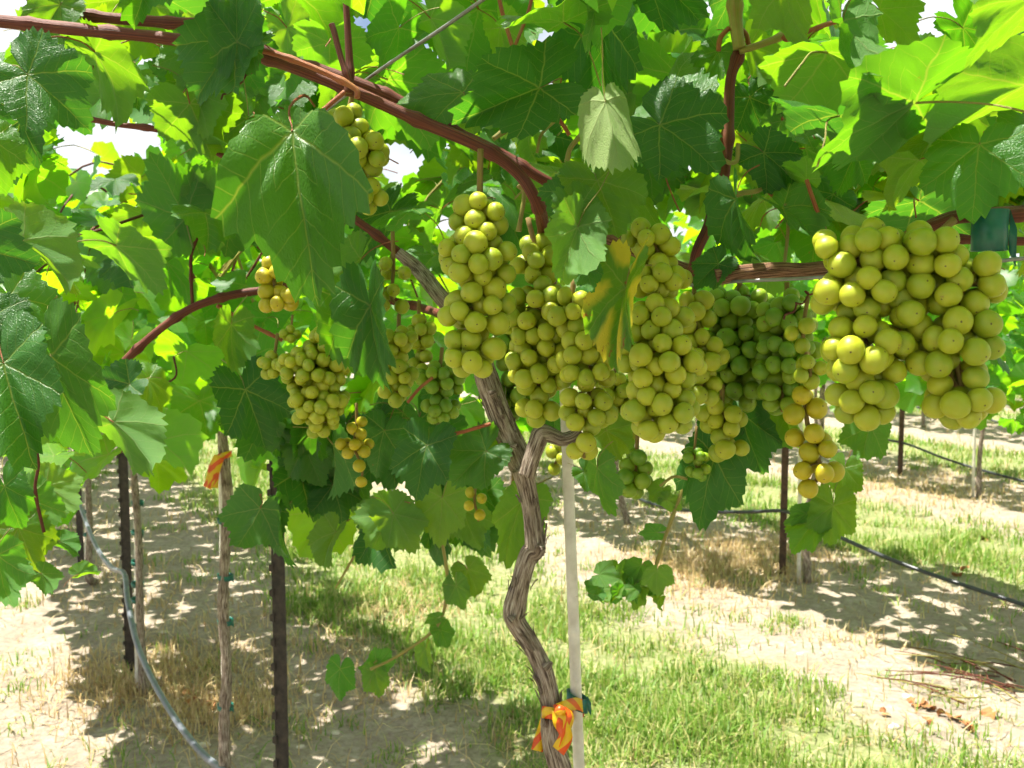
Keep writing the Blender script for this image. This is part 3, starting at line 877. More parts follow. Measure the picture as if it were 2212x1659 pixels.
# ------------------------------------------------------------------ grape bunches
def grape_mesh(mat, seed):
    rs = random.Random(seed)
    ph = [rs.uniform(0, 6.28) for _ in range(6)]
    mb = MB()
    nu, nv = 28, 18
    V = []
    for i in range(nv + 1):
        th = math.pi * i / nv
        for j in range(nu):
            a = 2 * math.pi * j / nu
            w = 1 + math.sin(th) * (.022 * math.sin(2 * a + ph[0]) * math.sin(th * 2 + ph[1]) + .016 * math.sin(3 * a + ph[2] + th) + .010 * math.sin(5 * a + ph[3]) * math.sin(4 * th + ph[4]))
            V.append((w * math.sin(th) * math.cos(a), w * math.sin(th) * math.sin(a), w * math.cos(th) * (1.05 if th < math.pi / 2 else .98)))
    F = [(i * nu + j, (i + 1) * nu + j, (i + 1) * nu + (j + 1) % nu, i * nu + (j + 1) % nu) for i in range(nv) for j in range(nu)]
    mb.add(V, F)
    return mb.mesh('grape_shape', [mat])
GM = {k: [grape_mesh(M[k], q) for q in range(5)] for k in ('grape', 'grape_green', 'grape_amber')}

BUNCH_DISCS = []
def bunch(label, lobes, d, g, mat='grape', top=None, limit=200, pack=.80, seed=1, group='green grape bunches hanging on the near vine', flat=.85):
    rs = random.Random(seed)
    r = g * 1.07 / 2 / FPX * d
    cents = [(at(x, y, d), rx / FPX * d, ry / FPX * d) for x, y, rx, ry in lobes]
    axis = [c for c, _, _ in cents]
    tp = at(top[0], top[1], d) if top else axis[0] + Vector((0, 0, cents[0][2] + .02))
    root = empty('grape_bunch', tp)
    tag(root, label, 'grape bunch', group)
    pts = []
    wsum = [rx * rx * ry for _, rx, ry in cents]
    for it in range(9000):
        if len(pts) >= limit: break
        k = rs.choices(range(len(cents)), wsum)[0]
        c, rx, ry = cents[k]
        v = Vector((rs.gauss(0, 1), rs.gauss(0, 1), rs.gauss(0, 1))).normalized() * (rs.random() ** .30)
        p = c + Vector((v.x * max(rx - r * .8, .001), v.y * max((rx - r * .8) * flat, .001), v.z * max(ry - r * .8, .001)))
        rr = r * rs.uniform(.80, 1.0)
        if all((p - q).length > pack * (rr + qr) for q, qr in pts):
            pts.append((p, rr))
    bottom = axis[-1] - Vector((0, 0, cents[-1][2] * .6))
    spine = catmull([tp] + [a.lerp(axis[min(i + 1, len(axis) - 1)], .0) for i, a in enumerate(axis)] + [bottom], 5)
    st = MB()
    tube(st, spine, [r * .26, r * .22, r * .20, r * .14], seg=6, sub=1, knots=.1, seed=seed)
    for p, rr in pts:
        ns = min(spine, key=lambda q: (q - p).length + (q.z < p.z) * .004)
        out = (p - ns)
        L = out.length
        u = out.normalized() if L > 1e-5 else Vector((0, 0, -1))
        if L > rr * .5:
            tube(st, [ns, ns.lerp(p, .5) + Vector((0, 0, rr * .15)), p - u * rr * .9], [r * .10, r * .085, r * .12], seg=4, sub=2, cap=False)
        ax = (u * .9 + Vector((rs.gauss(0, .5), rs.gauss(0, .5) - .25, rs.gauss(0, .4) - .25))).normalized()
        o = bpy.data.objects.new('grape', rs.choice(GM[mat]))
        m = (-ax).to_track_quat('Z', 'Y').to_matrix().to_4x4()
        m.translation = p
        o.matrix_world = m @ Matrix.Diagonal((rr * rs.uniform(.95, 1.04), rr * rs.uniform(.95, 1.04), rr * rs.uniform(.95, 1.09), 1))
        link(o)
        child(o, root)
    st.build('stalk', M['rachis'], root)
    for x, y, rx, ry in lobes: BUNCH_DISCS.append((x, y, rx, ry, d))
    return root

bunch('long full grape bunch hanging in front of the bare trunk arm', [(1035, 470, 70, 60), (1030, 560, 95, 90), (1030, 665, 88, 100), (1020, 760, 78, 62)], .86, 48, top=(1038, 322), seed=1)
bunch('grape bunch between the long bunch and the pale stake', [(1160, 560, 65, 60), (1165, 690, 88, 95), (1165, 790, 85, 85), (1160, 880, 52, 45)], .99, 42, top=(1140, 470), seed=2)
bunch('loose grape bunch crossing the pale stake above the cut arm', [(1235, 680, 55, 65), (1270, 780, 75, 80), (1270, 885, 70, 60), (1262, 965, 44, 42)], .95, 43, top=(1240, 600), seed=3, limit=48)
bunch('upper grape cluster beside the yellowing leaf', [(1405, 520, 68, 55), (1425, 600, 82, 55)], .87, 45, top=(1425, 556), seed=4)
bunch('broad grape bunch hanging just under the yellowing leaf', [(1420, 690, 85, 65), (1425, 780, 104, 85), (1425, 880, 92, 82)], .86, 48, top=(1420, 620), seed=5)
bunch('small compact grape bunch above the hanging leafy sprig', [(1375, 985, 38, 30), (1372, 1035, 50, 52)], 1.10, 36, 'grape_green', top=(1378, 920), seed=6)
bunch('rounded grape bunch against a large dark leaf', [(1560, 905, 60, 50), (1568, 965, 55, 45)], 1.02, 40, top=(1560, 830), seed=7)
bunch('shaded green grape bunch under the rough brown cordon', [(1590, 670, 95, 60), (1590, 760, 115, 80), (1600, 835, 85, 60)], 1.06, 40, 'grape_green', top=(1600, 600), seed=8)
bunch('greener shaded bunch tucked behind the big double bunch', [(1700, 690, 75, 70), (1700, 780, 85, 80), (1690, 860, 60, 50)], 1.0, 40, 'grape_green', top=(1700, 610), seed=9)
bunch('amber grape bunch with bare stalks showing, dangling over grass', [(1740, 880, 55, 55), (1755, 960, 62, 55), (1775, 1020, 66, 45), (1745, 1055, 20, 20)], .95, 43, 'grape_amber', top=(1745, 760), seed=10, limit=42, pack=.98)
bunch('half hidden grape bunch between the yellowing leaf and the brown cordon', [(1500, 680, 55, 60), (1510, 770, 65, 65), (1515, 840, 50, 45)], .98, 42, top=(1500, 590), seed=27)
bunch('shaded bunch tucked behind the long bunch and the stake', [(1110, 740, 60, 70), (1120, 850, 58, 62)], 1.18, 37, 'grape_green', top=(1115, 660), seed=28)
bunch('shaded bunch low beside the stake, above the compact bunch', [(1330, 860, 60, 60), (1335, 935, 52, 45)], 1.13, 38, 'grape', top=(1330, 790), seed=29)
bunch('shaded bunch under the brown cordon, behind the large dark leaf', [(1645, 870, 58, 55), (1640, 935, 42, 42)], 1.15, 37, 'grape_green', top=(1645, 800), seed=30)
bunch('small dim bunch beside the two hanging dark leaves', [(905, 720, 40, 50), (915, 790, 36, 42)], 1.38, 31, 'grape', top=(905, 650), seed=31)
bunch('small bright grapes beside the big double bunch', [(1735, 725, 42, 40), (1750, 800, 45, 45)], .93, 37, 'grape', top=(1745, 640), seed=11, limit=14, pack=1.0)
bunch('big grape bunch below the brown cordon, tapering to rounded tip', [(1850, 540, 105, 75), (1860, 640, 110, 90), (1870, 760, 112, 95), (1865, 860, 82, 78), (1940, 700, 60, 90)], .70, 58, top=(1858, 556), seed=12)
bunch('largest grape bunch, hanging beside the green tape tie', [(1990, 550, 110, 85), (2075, 615, 105, 95), (2060, 740, 115, 105), (2075, 850, 92, 86), (1970, 650, 70, 80)], .69, 60, top=(2062, 474), seed=13)
bunch('sunlit grape bunch high under red canes, half behind a big leaf', [(752, 262, 55, 42), (770, 330, 85, 65), (795, 420, 50, 55)], .95, 43, top=(762, 200), seed=14)
bunch('loose bright grapes on an arching orange stalk', [(850, 585, 55, 40), (845, 640, 50, 40), (862, 665, 45, 25)], 1.14, 32, 'grape', top=(848, 500), seed=15, limit=13, pack=1.25)
bunch('dim grape bunch behind two hanging dark leaves', [(860, 740, 48, 45), (862, 800, 45, 50), (858, 850, 40, 30)], 1.25, 33, top=(862, 680), seed=16)
bunch('sunlit conical grape bunch beside the black post', [(700, 745, 52, 50), (675, 800, 84, 60), (690, 870, 74, 60), (690, 920, 45, 34)], 1.32, 30, top=(700, 680), seed=17)
bunch('side cluster of bright grapes on the conical bunch', [(590, 790, 42, 32)], 1.34, 28, top=(600, 720), seed=18)
bunch('few small bright grapes above the conical bunch', [(628, 722, 26, 24)], 1.33, 22, top=(632, 680), seed=19, limit=7)
bunch('sparse amber grape bunch over the grass with thin red stalk', [(770, 925, 38, 30), (765, 965, 48, 32), (782, 1010, 26, 28), (780, 1040, 13, 13)], 1.36, 27, 'grape_amber', top=(770, 870), seed=20, limit=24, pack=1.0)
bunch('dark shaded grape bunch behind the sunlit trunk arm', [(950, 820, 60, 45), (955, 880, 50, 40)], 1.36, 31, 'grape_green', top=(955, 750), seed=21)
bunch('grape bunch in the shadow of a big drooping leaf', [(590, 590, 45, 45), (600, 645, 48, 40)], 1.05, 36, 'grape_amber', top=(590, 520), seed=22)
bunch('tiny unripe dark green grapes between two bunches', [(1500, 985, 34, 26), (1508, 1018, 34, 24)], 1.05, 24, 'grape_green', top=(1505, 920), seed=23)
bunch('shaded grapes hanging close behind the trunk below its fork', [(1105, 1090, 30, 45), (1110, 1150, 28, 40)], 1.32, 30, top=(1110, 1010), seed=24)
bunch('three single grapes dangling under a sunlit leaf', [(1025, 1080, 32, 34), (1033, 1115, 16, 20)], 1.30, 26, 'grape_amber', top=(1030, 1020), seed=25, limit=4, pack=1.2)
bunch('small grape bunch peeking out behind the pale stake', [(1205, 985, 26, 38), (1195, 1010, 22, 24)], 1.27, 28, top=(1205, 920), seed=26)

# ------------------------------------------------------------------ random canopy
PROT = [  # clear view onto things: x0, y0, x1, y1, depth
    (1000, 320, 1070, 430, .9), (1540, 540, 1760, 630, .9), (1980, 440, 2212, 545, .85),
    (0, 330, 400, 1000, 1.25), (430, 320, 760, 1000, 1.15), (20, 30, 530, 115, .95), (1545, 0, 1625, 540, .95),
]
CPATH = [(240, 75), (400, 88), (560, 118), (680, 165), (800, 215), (920, 268), (1040, 320), (1120, 375), (1000, 20), (920, 80), (860, 120)]
GAPS = [(230, 285, 110, 50), (610, 240, 30, 30), (1030, 120, 14, 25), (880, 80, 12, 20), (2010, 15, 60, 20), (980, 120, 10, 20), (1330, 60, 20, 30), (860, 330, 40, 50), (1225, 190, 30, 40), (450, 10, 40, 25)]

def blocked(p, size):
    x, y, d = project(p)
    if p.z > 1.64:
        q = p - SUN_DIR * ((p.z - 1.55) / SUN_DIR.z)
        if math.hypot(q.x - .30, q.y - .64) < .17: return True
    if d < 0.05: return (p - CAMP).length < .40
    rp = size * .55 / d * FPX
    if (p - CAMP).length < .74 and -250 < x < 2460 and -250 < y < 1900: return True
    if d < 3.5:
        for gx, gy, grx, gry in GAPS:
            if ((x - gx) / (grx + rp * .75)) ** 2 + ((y - gy) / (gry + rp * .75)) ** 2 < 1: return True
    if d < 1.15:
        for cx_, cy_ in CPATH:
            if d < .98 and math.hypot(x - cx_, y - cy_) < rp * .9 + 25: return True
        pass
    if d < 1.5:
        for x0, y0, x1, y1, dp in PROT:
            if d < dp + .08 and x0 - rp < x < x1 + rp and y0 - rp < y < y1 + rp: return True
    for bx, by, brx, bry, bd in BUNCH_DISCS:
        if d < bd + .06 and ((x - bx) / (brx + rp)) ** 2 + ((y - by) / (bry + rp)) ** 2 < 1: return True
    return False

def canopy(parent, row, s0, s1, n_part, n_mass, zc, zr, pw, size=.095, lo=False, tilt=(38, 24), zbias=0, low_skip=None, spread=0):
    items = []
    tries = 0
    while len(items) < n_part + n_mass and tries < (n_part + n_mass) * (30 if spread else 6):
        tries += 1
        s = rnd.uniform(s0, s1)
        p_ = max(-.46, min(.58, rnd.gauss(0, .5) * pw))
        z = zc + rnd.uniform(-1, 1) * zr - abs(p_) ** 2 * .5 + zbias * rnd.random() ** 3
        pos = rowpt(row, s, p_, z if z > .98 else .98 + rnd.uniform(0, .3))
        sz = size * rnd.uniform(.6, 1.25)
        if blocked(pos, sz): continue
        if spread and any((pos.xy - it[0].xy).length < spread for it in items): continue
        items.append((pos, rand_leaf(*tilt), sz))
    # those that show largest become parts
    def show(it):
        x, y, d = project(it[0])
        inside = -60 < x < 2272 and -60 < y < 1720
        return (0 if inside else 1, d if d > 0 else 99)
    items.sort(key=show)
    meshes = LEAF_LO if lo else LEAF_HI * 2 + LEAF_DARK
    for pos, b, sz in items[:n_part]:
        put_leaf(parent, meshes[rnd.randrange(len(meshes))], pos, b, sz, wx=rnd.uniform(.9, 1.1))
    if items[n_part:]:
        mass_leaves(parent, items[n_part:])

# near vine: roof of leaves above and behind the bunches
canopy(V0, 0, -.55, 1.05, 300 - n_hero, 90, 1.76, .26, 1.1, .080, tilt=(34, 22), spread=.064)
canopy(VR, 0, -2.1, -.40, 180, 70, 1.78, .26, 1.1, .080, tilt=(34, 22), spread=.064)
mb = MB(); b = VR.location
tube(mb, [b, b + Vector((.03, 0, .5)), b + Vector((-.02, .02, 1.0)), b + Vector((0, 0, 1.42))], [.022, .018, .016, .013], seg=14, sub=8, flute=.05, knots=.09, seed=77)
mb.build('trunk', M['bark'], VR)
# leaves higher up behind the canes, closing most of the sky
def infill(parent, x0, x1, y0, y1, d0, d1, n, tilt=(42, 22), meshes=LEAF_HI):
    got = 0
    for _ in range(n * 8):
        if got >= n: break
        pos = at(rnd.uniform(x0, x1), rnd.uniform(y0, y1), rnd.uniform(d0, d1))
        sz = .085 * rnd.uniform(.7, 1.25)
        if blocked(pos, sz): continue
        put_leaf(parent, meshes[rnd.randrange(10)], pos, rand_leaf(*tilt), sz)
        got += 1
infill(VR, 1230, 2260, -40, 330, 1.15, 1.65, 60)
infill(V1, 260, 1150, -40, 330, 1.15, 1.75, 60)
infill(VR, 1180, 2260, 330, 480, 1.35, 1.9, 55)
infill(V1, 300, 1120, 330, 480, 1.5, 2.2, 40)
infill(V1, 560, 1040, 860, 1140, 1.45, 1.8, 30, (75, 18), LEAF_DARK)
# leaves over the top, above the picture, that shade the bunches; a few openings let the sun in
OPEN = [((.30, .62), .15), ((.09, .84), .08), ((-.42, .88), .09), ((-.2, 1.3), .13), ((-.35, 1.6), .2), ((.14, .8), .05)]
def over_top():
    items = []
    for _ in range(5000):
        if len(items) >= 20: break
        s, pr, z = rnd.uniform(-1.9, 1.4), rnd.uniform(-.62, .6), rnd.uniform(1.78, 2.12)
        pos = rowpt(0, s, pr, z)
        x, y, d = project(pos)
        if d > .05 and y > -110 and -120 < x < 2330: continue
        q = pos - SUN_DIR * ((z - 1.5) / SUN_DIR.z)
        if any(math.hypot(q.x - c[0], q.y - c[1]) < r for c, r in OPEN): continue
        items.append((pos, rand_leaf(28, 18), .10 * rnd.uniform(.7, 1.25)))
    mass_leaves(V0, items)
over_top()
canopy(V1, 0, .85, 2.35, 165, 320, 1.58, .42, .95, .085, lo=True, zbias=-.35)
canopy(V2, 0, 2.1, 3.6, 280, 320, 1.54, .44, .85, .085, lo=True, zbias=-.35)
canopy(V3, 0, 3.4, 5.2, 200, 420, 1.52, .46, .85, .085, lo=True, zbias=-.3)
for i, s in enumerate((5.8, 7.3, 8.8, 10.3)):
    v = vine_root('r0_%d' % i, 0, s, 'distant grapevine farther along the row with the ribboned trunks', 'far vines of the ribboned row')
    mb = MB(); b = v.location
    tube(mb, [b, b + Vector((.02, .01, .5)), b + Vector((-.02, 0, 1.2))], [.018, .015, .013], seg=7, sub=4, knots=.1, seed=i)
    mb.build('trunk', M['bark'], v)
    canopy(v, 0, s - .8, s + .9, 25, 420, 1.52, .48, .95, .10, lo=True, zbias=-.3)

# shoots reaching through the farther canopy
def arching(parent, row, s0, n, mat='cane'):
    for i in range(n):
        s = s0 + rnd.uniform(-.8, .8); pr = rnd.uniform(-.15, .15)
        side = rnd.choice((-1, 1))
        a = rowpt(row, s, pr, 1.35)
        b = rowpt(row, s + rnd.uniform(-.2, .2), pr + side * .2, 1.6 + rnd.uniform(-.1, .2))
        c = rowpt(row, s + rnd.uniform(-.4, .4), pr + side * .45, 1.35 + rnd.uniform(-.2, .3))
        if blocked(b, .05) or blocked(c, .05): continue
        mb = MB(); tube(mb, [a, b, c], [.0045, .0035, .002], seg=6, sub=6, knots=.1, seed=i)
        mb.build('cane', M[mat], parent)
for v, s in ((V1, 1.53), (V2, 2.74), (V3, 4.26)):
    arching(v, 0, s, 9)
    arching(v, 0, s, 5, 'shoot')

# trunks of the ribboned row
def slim_trunk(v, pts, rad, seed):
    mb = MB()
    tube(mb, pts, rad, seg=14, sub=9, flute=.05, knots=.09, seed=seed)
    mb.build('trunk', M['bark'], v)
slim_trunk(V1, [V1.location] + px([(490, 1700), (485, 1560), (490, 1450), (482, 1320), (486, 1200), (492, 1090), (486, 1000), (480, 900), (500, 780)], 2.48), [.017, .015, .014, .0125, .0135, .0125, .0145, .0130, .012, .011], 31)
slim_trunk(V2, [V2.location + Vector((.02, 0, 0))] + px([(314, 1495), (306, 1400), (302, 1290), (300, 1180), (292, 1060), (286, 950), (300, 820)], 3.50), [.022, .019, .014, .013, .0125, .012, .011, .010], 32)
slim_trunk(V3, [V3.location] + px([(192, 1245), (194, 1150), (190, 1000), (200, 880)], 4.83), [.022, .018, .015, .013, .012], 33)

# ------------------------------------------------------------------ stakes, posts, wires, hoses, ties
def stake(label, pts, rad, node=(.35, .62), group=None):
    root = empty('bamboo_stake', pts[0])
    tag(root, label, 'stake', group)
    mb = MB()
    tube(mb, pts, rad, seg=14, sub=6, knots=.012, seed=3)
    mb.build('cane_pole', M['bamboo'], root)
    for t in node:
        a = Vector(pts[0]).lerp(Vector(pts[-1]), t)
        dr = (Vector(pts[-1]) - Vector(pts[0])).normalized()
        mb = MB()
        tube(mb, [a - dr * .004, a - dr * .0015, a + dr * .0015, a + dr * .004], [rad * .98, rad * 1.10, rad * 1.10, rad * .98], seg=14, sub=1, cap=False)
        mb.build('node_ring', M['bamboo'], root)
    return root
a, b = at(1215, 700, 1.20), at(1251, 1665, 1.20)
dirn = (b - a) / (a.z - b.z)
foot = b + dirn * (b.z - gz(b.x, b.y) + .02)
stake('pale grey bamboo stake standing beside the crooked forked trunk', [foot, b, a], .0068, (.60, .735))
a1 = at(478, 1010, 2.52); b1 = at(488, 1640, 2.52); f1 = V1.location + Vector((-.03, .03, 0))
stake('pale bamboo stake behind the trunk with the ribbon tail', [f1, b1, a1, a1 + Vector((0, 0, .25))], .0075)
stake('pale bamboo stake beside the black post and hose', [at(296, 1500, 3.56)] + px([(296, 1350), (292, 1000), (284, 880)], 3.56), .0080)
stake('thin pale stake by the shaded vine beyond the hose', [at(186, 1250, 4.88)] + px([(188, 1000), (186, 900)], 4.88), .0085)

def tee_post(label, base, h, mat, w=.028, group=None, studs=True):
    root = empty('steel_post', base)
    tag(root, label, 'post', group)
    mb = MB()
    prof = [(-w / 2, 0), (w / 2, 0), (w / 2, .004), (.003, .004), (.003, .026), (-.003, .026), (-.003, .004), (-w / 2, .004)]
    V = [(base.x + x, base.y + y, base.z + z) for z in (-.02, h) for x, y in prof]
    n = len(prof)
    F = [(i, (i + 1) % n, n + (i + 1) % n, n + i) for i in range(n)] + [tuple(range(n - 1, -1, -1)), tuple(range(n, 2 * n))]
    mb.add(V, F)
    mb.build('shaft', M[mat], root, smooth=False)
    if not studs: return root
    x1, y0, y1, z1 = .0085, -.0035, .0035, .010
    st = MB()
    st.add([(0, y0, -z1 + .004), (x1, y0, -z1), (x1, y1, -z1), (0, y1, -z1 + .004), (0, y0, z1 - .004), (x1, y0, z1), (x1, y1, z1), (0, y1, z1 - .004)],
           [(3, 2, 1, 0), (4, 5, 6, 7), (0, 1, 5, 4), (1, 2, 6, 5), (2, 3, 7, 6), (3, 0, 4, 7)])
    me = st.mesh('stud_shape', [M[mat]], smooth=False)
    z = .06
    while z < h - .05:
        o = link(bpy.data.objects.new('stud', me))
        o.location = (base.x - w / 2 - .0045, base.y - .0015, base.z + z)
        child(o, root)
        z += .054
    return root
def on_ground(px_, d):
    p = at(px_, 900, d)
    return Vector((p.x, p.y, gz(p.x, p.y)))
pb = at(592, 1400, 2.13)
tee_post('black studded steel post nearest the forked vine', Vector((pb.x + .012, pb.y, gz(pb.x, pb.y))), 1.28, 'post')
pb = at(280, 1420, 3.72)
tee_post('black steel post with the hose passing in front', Vector((pb.x, pb.y, gz(pb.x, pb.y))), 1.25, 'post', .034)
pb = at(172, 1150, 5.2)
tee_post('distant dark post standing beyond the shaded vine', Vector((pb.x, pb.y, gz(pb.x, pb.y))), 1.25, 'post', .034, studs=False)
pb = at(1690, 1245, 4.98)
tee_post('rusty brown post in the row across the grass, hose tied on', Vector((pb.x, pb.y, gz(pb.x, pb.y))), 1.35, 'post_brown', .034, studs=False)
pb = at(1944, 1030, 7.9)
tee_post('short dark post in the second row across the grass', Vector((pb.x, pb.y, gz(pb.x, pb.y))), 1.35, 'post_brown', .04, studs=False)

def line_thing(name, label, pts, rad, mat, cat, seg=8, sub=8):
    mb = MB()
    tube(mb, pts, rad, seg=seg, sub=sub)
    o = mb.build(name, M[mat])
    return tag(o, label, cat)
# hose of the ribboned row
line_thing('drip_hose', 'grey drip hose looping down past the slim trunks with teal ties',
           px([(150, 1030, 5.0), (172, 1090, 4.7), (205, 1175, 4.1), (240, 1225, 3.75), (268, 1240, 3.5), (276, 1300, 3.3), (296, 1390, 3.1), (330, 1470, 2.9), (380, 1555, 2.72), (430, 1620, 2.58), (475, 1660, 2.47), (560, 1730, 2.2), (640, 1760, 2.0)], 3), .0095, 'hose_grey', 'hose')
line_thing('drip_hose', 'black drip hose along the row across the grass, tied to rusty post',
           px([(1230, 1000, 6.6), (1310, 1045, 6.2), (1400, 1085, 5.8), (1480, 1102, 5.5), (1600, 1106, 5.15), (1690, 1104, 4.95), (1745, 1125, 4.72), (1840, 1172, 4.45), (1960, 1222, 4.2), (2100, 1270, 4.0), (2300, 1335, 3.7)], 4), .0095, 'hose', 'hose')
line_thing('drip_hose', 'thin black hose along the second row across the grass',
           px([(1850, 945, 8.4), (1944, 955, 7.9), (2040, 990, 7.4), (2130, 1018, 7.1), (2300, 1062, 6.5)], 7), .0095, 'hose', 'hose')
line_thing('drip_hose', 'faint hose along the farthest visible row', px([(1980, 880, 10.4), (2090, 893, 10.0), (2230, 935, 9.4), (2350, 965, 9.0)], 10), .010, 'hose', 'hose')
# wires
line_thing('trellis_wire', 'dark trellis wire crossing diagonally over the red canes', px([(1100, -42, .78), (960, 58, .86), (800, 166, .97), (640, 290, 1.12), (500, 400, 1.3)], 1), .0017, 'wire', 'wire', seg=6)
line_thing('trellis_wire', 'straight grey wire running under the brown cordon', px([(1200, 640, 1.15), (1550, 611, .87), (1757, 600, .84), (2000, 580, .80), (2240, 555, .77)], .85), .0017, 'wire', 'wire', seg=6)

# ties of green tape
def tie(label, c, rx, ry, h, group=None, tilt=0.0):
    mb = MB()
    n = 20
    V, F = [], []
    for k, (zz, rr) in enumerate(((-h / 2, 1.0), (h / 2, 1.0), (h / 2, .93), (-h / 2, .93))):
        for j in range(n):
            a = 2 * math.pi * j / n
            x, y = rx * rr * math.cos(a), ry * rr * math.sin(a)
            V.append((c.x + x, c.y + y, c.z + zz - x * tilt))
    for k in range(4):
        for j in range(n):
            F.append((k * n + j, k * n + (j + 1) % n, ((k + 1) % 4) * n + (j + 1) % n, ((k + 1) % 4) * n + j))
    mb.add(V, F)
    # a short loose end
    e = [(c.x + rx * .9, c.y - ry * .5), (c.x + rx * 1.25, c.y - ry * .7)]
    mb.add([(e[0][0], e[0][1], c.z - h / 2), (e[1][0], e[1][1], c.z - h * .9), (e[1][0], e[1][1], c.z), (e[0][0], e[0][1], c.z + h / 2),
            (e[0][0], e[0][1] + .0006, c.z - h / 2), (e[1][0], e[1][1] + .0006, c.z - h * .9), (e[1][0], e[1][1] + .0006, c.z), (e[0][0], e[0][1] + .0006, c.z + h / 2)],
           [(0, 1, 2, 3), (7, 6, 5, 4), (0, 4, 5, 1), (1, 5, 6, 2), (2, 6, 7, 3)])
    return tag(mb.build('tape_tie', M['tape']), label, 'tie', group)
tie('dark green tape band slipped on the pale bamboo stake above ribbon', at(1247, 1514, 1.20), .013, .011, .017, tilt=.45)
tie('dark green tape strap around red canes over the biggest bunch', at(2138, 498, .79), .013, .016, .032)
for y in (1125, 1246, 1342, 1526):
    tie('teal tie holding the ribboned slim trunk to its stake', at(487, y, 2.49), .020, .022, .012, 'teal ties on the ribboned trunk', .1)
for y in (1086, 1150, 1215, 1262, 1296, 1356):
    tie('teal tie holding the slim trunk by the black post', at(297, y, 3.52), .021, .026, .014, 'teal ties on the trunk by the black post', .1)
for y in (1085, 1105, 1135):
    tie('small teal tie on the shaded vine beyond the hose', at(190, y + 20, 4.85), .020, .024, .013, 'teal ties on the shaded vine')

# striped flagging ribbons
root = empty('flagging_ribbon', at(1190, 1540, 1.13))
tag(root, 'yellow and orange striped ribbon knotted round the crooked trunk and stake', 'ribbon')
mb = MB()
loop = [at(1196 + 26 * math.cos(a), 1542 + 3 * math.sin(a * 2) , 1.15 - .020 * math.sin(a)) for a in np.linspace(math.pi * .02, math.pi * 1.98, 14)]
ribbon(mb, loop, .014, (0, 0, 1)); mb.build('wrap', M['ribbon'], root)
mb = MB()
ribbon(mb, px([(1200, 1536, 1.125), (1222, 1526, 1.13), (1245, 1520, 1.17), (1262, 1528, 1.20), (1250, 1540, 1.215), (1222, 1540, 1.17), (1200, 1540, 1.128)], 1.15), .014, (0, .2, 1)); mb.build('loop', M['ribbon'], root)
mb = MB()
ribbon(mb, px([(1208, 1536, 1.12), (1210, 1560, 1.115), (1222, 1590, 1.12), (1206, 1622, 1.13)], 1.12), .016, (1, .2, 0), twist=.8); mb.build('tail', M['ribbon'], root)
mb = MB()
ribbon(mb, px([(1212, 1536, 1.12), (1228, 1552, 1.115), (1222, 1585, 1.12), (1212, 1612, 1.125)], 1.12), .014, (1, .1, .3), twist=-.9); mb.build('tail', M['ribbon'], root)
mb = MB()
ribbon(mb, px([(1180, 1550, 1.16), (1172, 1580, 1.165), (1165, 1602, 1.165), (1160, 1622, 1.16)], 1.16), .014, (1, .3, 0), twist=.4); mb.build('tail', M['ribbon'], root)
mb = MB()
tube(mb, px([(1202, 1538, 1.118), (1210, 1534, 1.113), (1218, 1536, 1.118)], 1.12), [.003, .006, .003], seg=8, sub=4); mb.build('knot', M['ribbon'], root)

root = empty('flagging_ribbon', at(480, 985, 2.46))
tag(root, 'orange ribbon with short tails on the slim straight trunk', 'ribbon')
mb = MB()
ribbon(mb, [at(485 + 16 * math.cos(a), 984 - 5 * math.cos(a), 2.48 - .020 * math.sin(a)) for a in np.linspace(0, 2 * math.pi, 12)], .016, (0, 0, 1)); mb.build('wrap', M['ribbon'], root)
for dx, tw in ((-14, .5), (-2, -.5)):
    mb = MB()
    ribbon(mb, px([(474, 986), (466 + dx * .3, 1010), (462 + dx * .4, 1030), (462 + dx, 1054)], 2.45), .026, (1, .1, 0), twist=tw); mb.build('tail', M['ribbon'], root)
root = MB()
ribbon(root, px([(282, 905), (272, 903), (262, 900), (258, 912)], 3.5), .03, (0, 0, 1)); tag(root.build('flagging_ribbon', M['ribbon']), 'scrap of orange ribbon at the head of the stake by the post', 'ribbon')

# ------------------------------------------------------------------ rows across the grass
def far_vine(row, s, label, group, parts, mass, base_px=None, perp=0.0, stake_label=None, lean=0):
    v = vine_root('r%d_%g' % (row, s), row, s, label, group, perp)
    b = v.location
    mb = MB()
    rs = random.Random(int(s * 10) + row)
    tube(mb, [b + Vector((0, 0, -.02)), b + Vector((rs.uniform(-.04, .04) + lean, .02, .3)), b + Vector((rs.uniform(-.05, .05) + lean, 0, .7)), b + Vector((rs.uniform(-.06, .06), 0, 1.3))],
         [.022, .016, .014, .012], seg=9, sub=6, flute=.05, knots=.12, seed=int(s * 10))
    mb.build('trunk', M['bark'], v)
    canopy(v, row, s - .75, s + .75, parts, int(mass * 1.5), 1.50, .46, .9, .09, lo=True, zbias=-.25)
    if stake_label:
        stake(stake_label, [b + Vector((-.05, -.02, 0)), b + Vector((-.06, -.02, .7)), b + Vector((-.07, -.02, 1.3))], .010, (.3,), 'thin stakes in the rows across the grass')
def s_of(row, p):
    v = p - rowpt(row, 0)
    return v.dot(RDIR), v.dot(RNRM)
g1 = on_ground(1755, 4.75)
s1, pe1 = s_of(1, g1)
gs = 'vines of the first row across the grass'
far_vine(1, s1, 'forked vine beside the rusty post across the grass, pale stake attached', gs, 130, 190, perp=pe1, stake_label='whitish stake beside the rusty post across the grass')
far_vine(1, s1 + 1.45, 'vine with bent grey trunk across the grass, seen past the small bunch', gs, 110, 190, perp=pe1, lean=-.05)
for k in (-1.4, 2.9, 4.35, 5.8, 7.3):
    far_vine(1, s1 + k, 'leafy vine farther along the first row across the grass', gs, 40, 260, perp=pe1)
g2 = on_ground(2122, 6.95)
s2, pe2 = s_of(2, g2)
gs2 = 'vines of the second row across the grass'
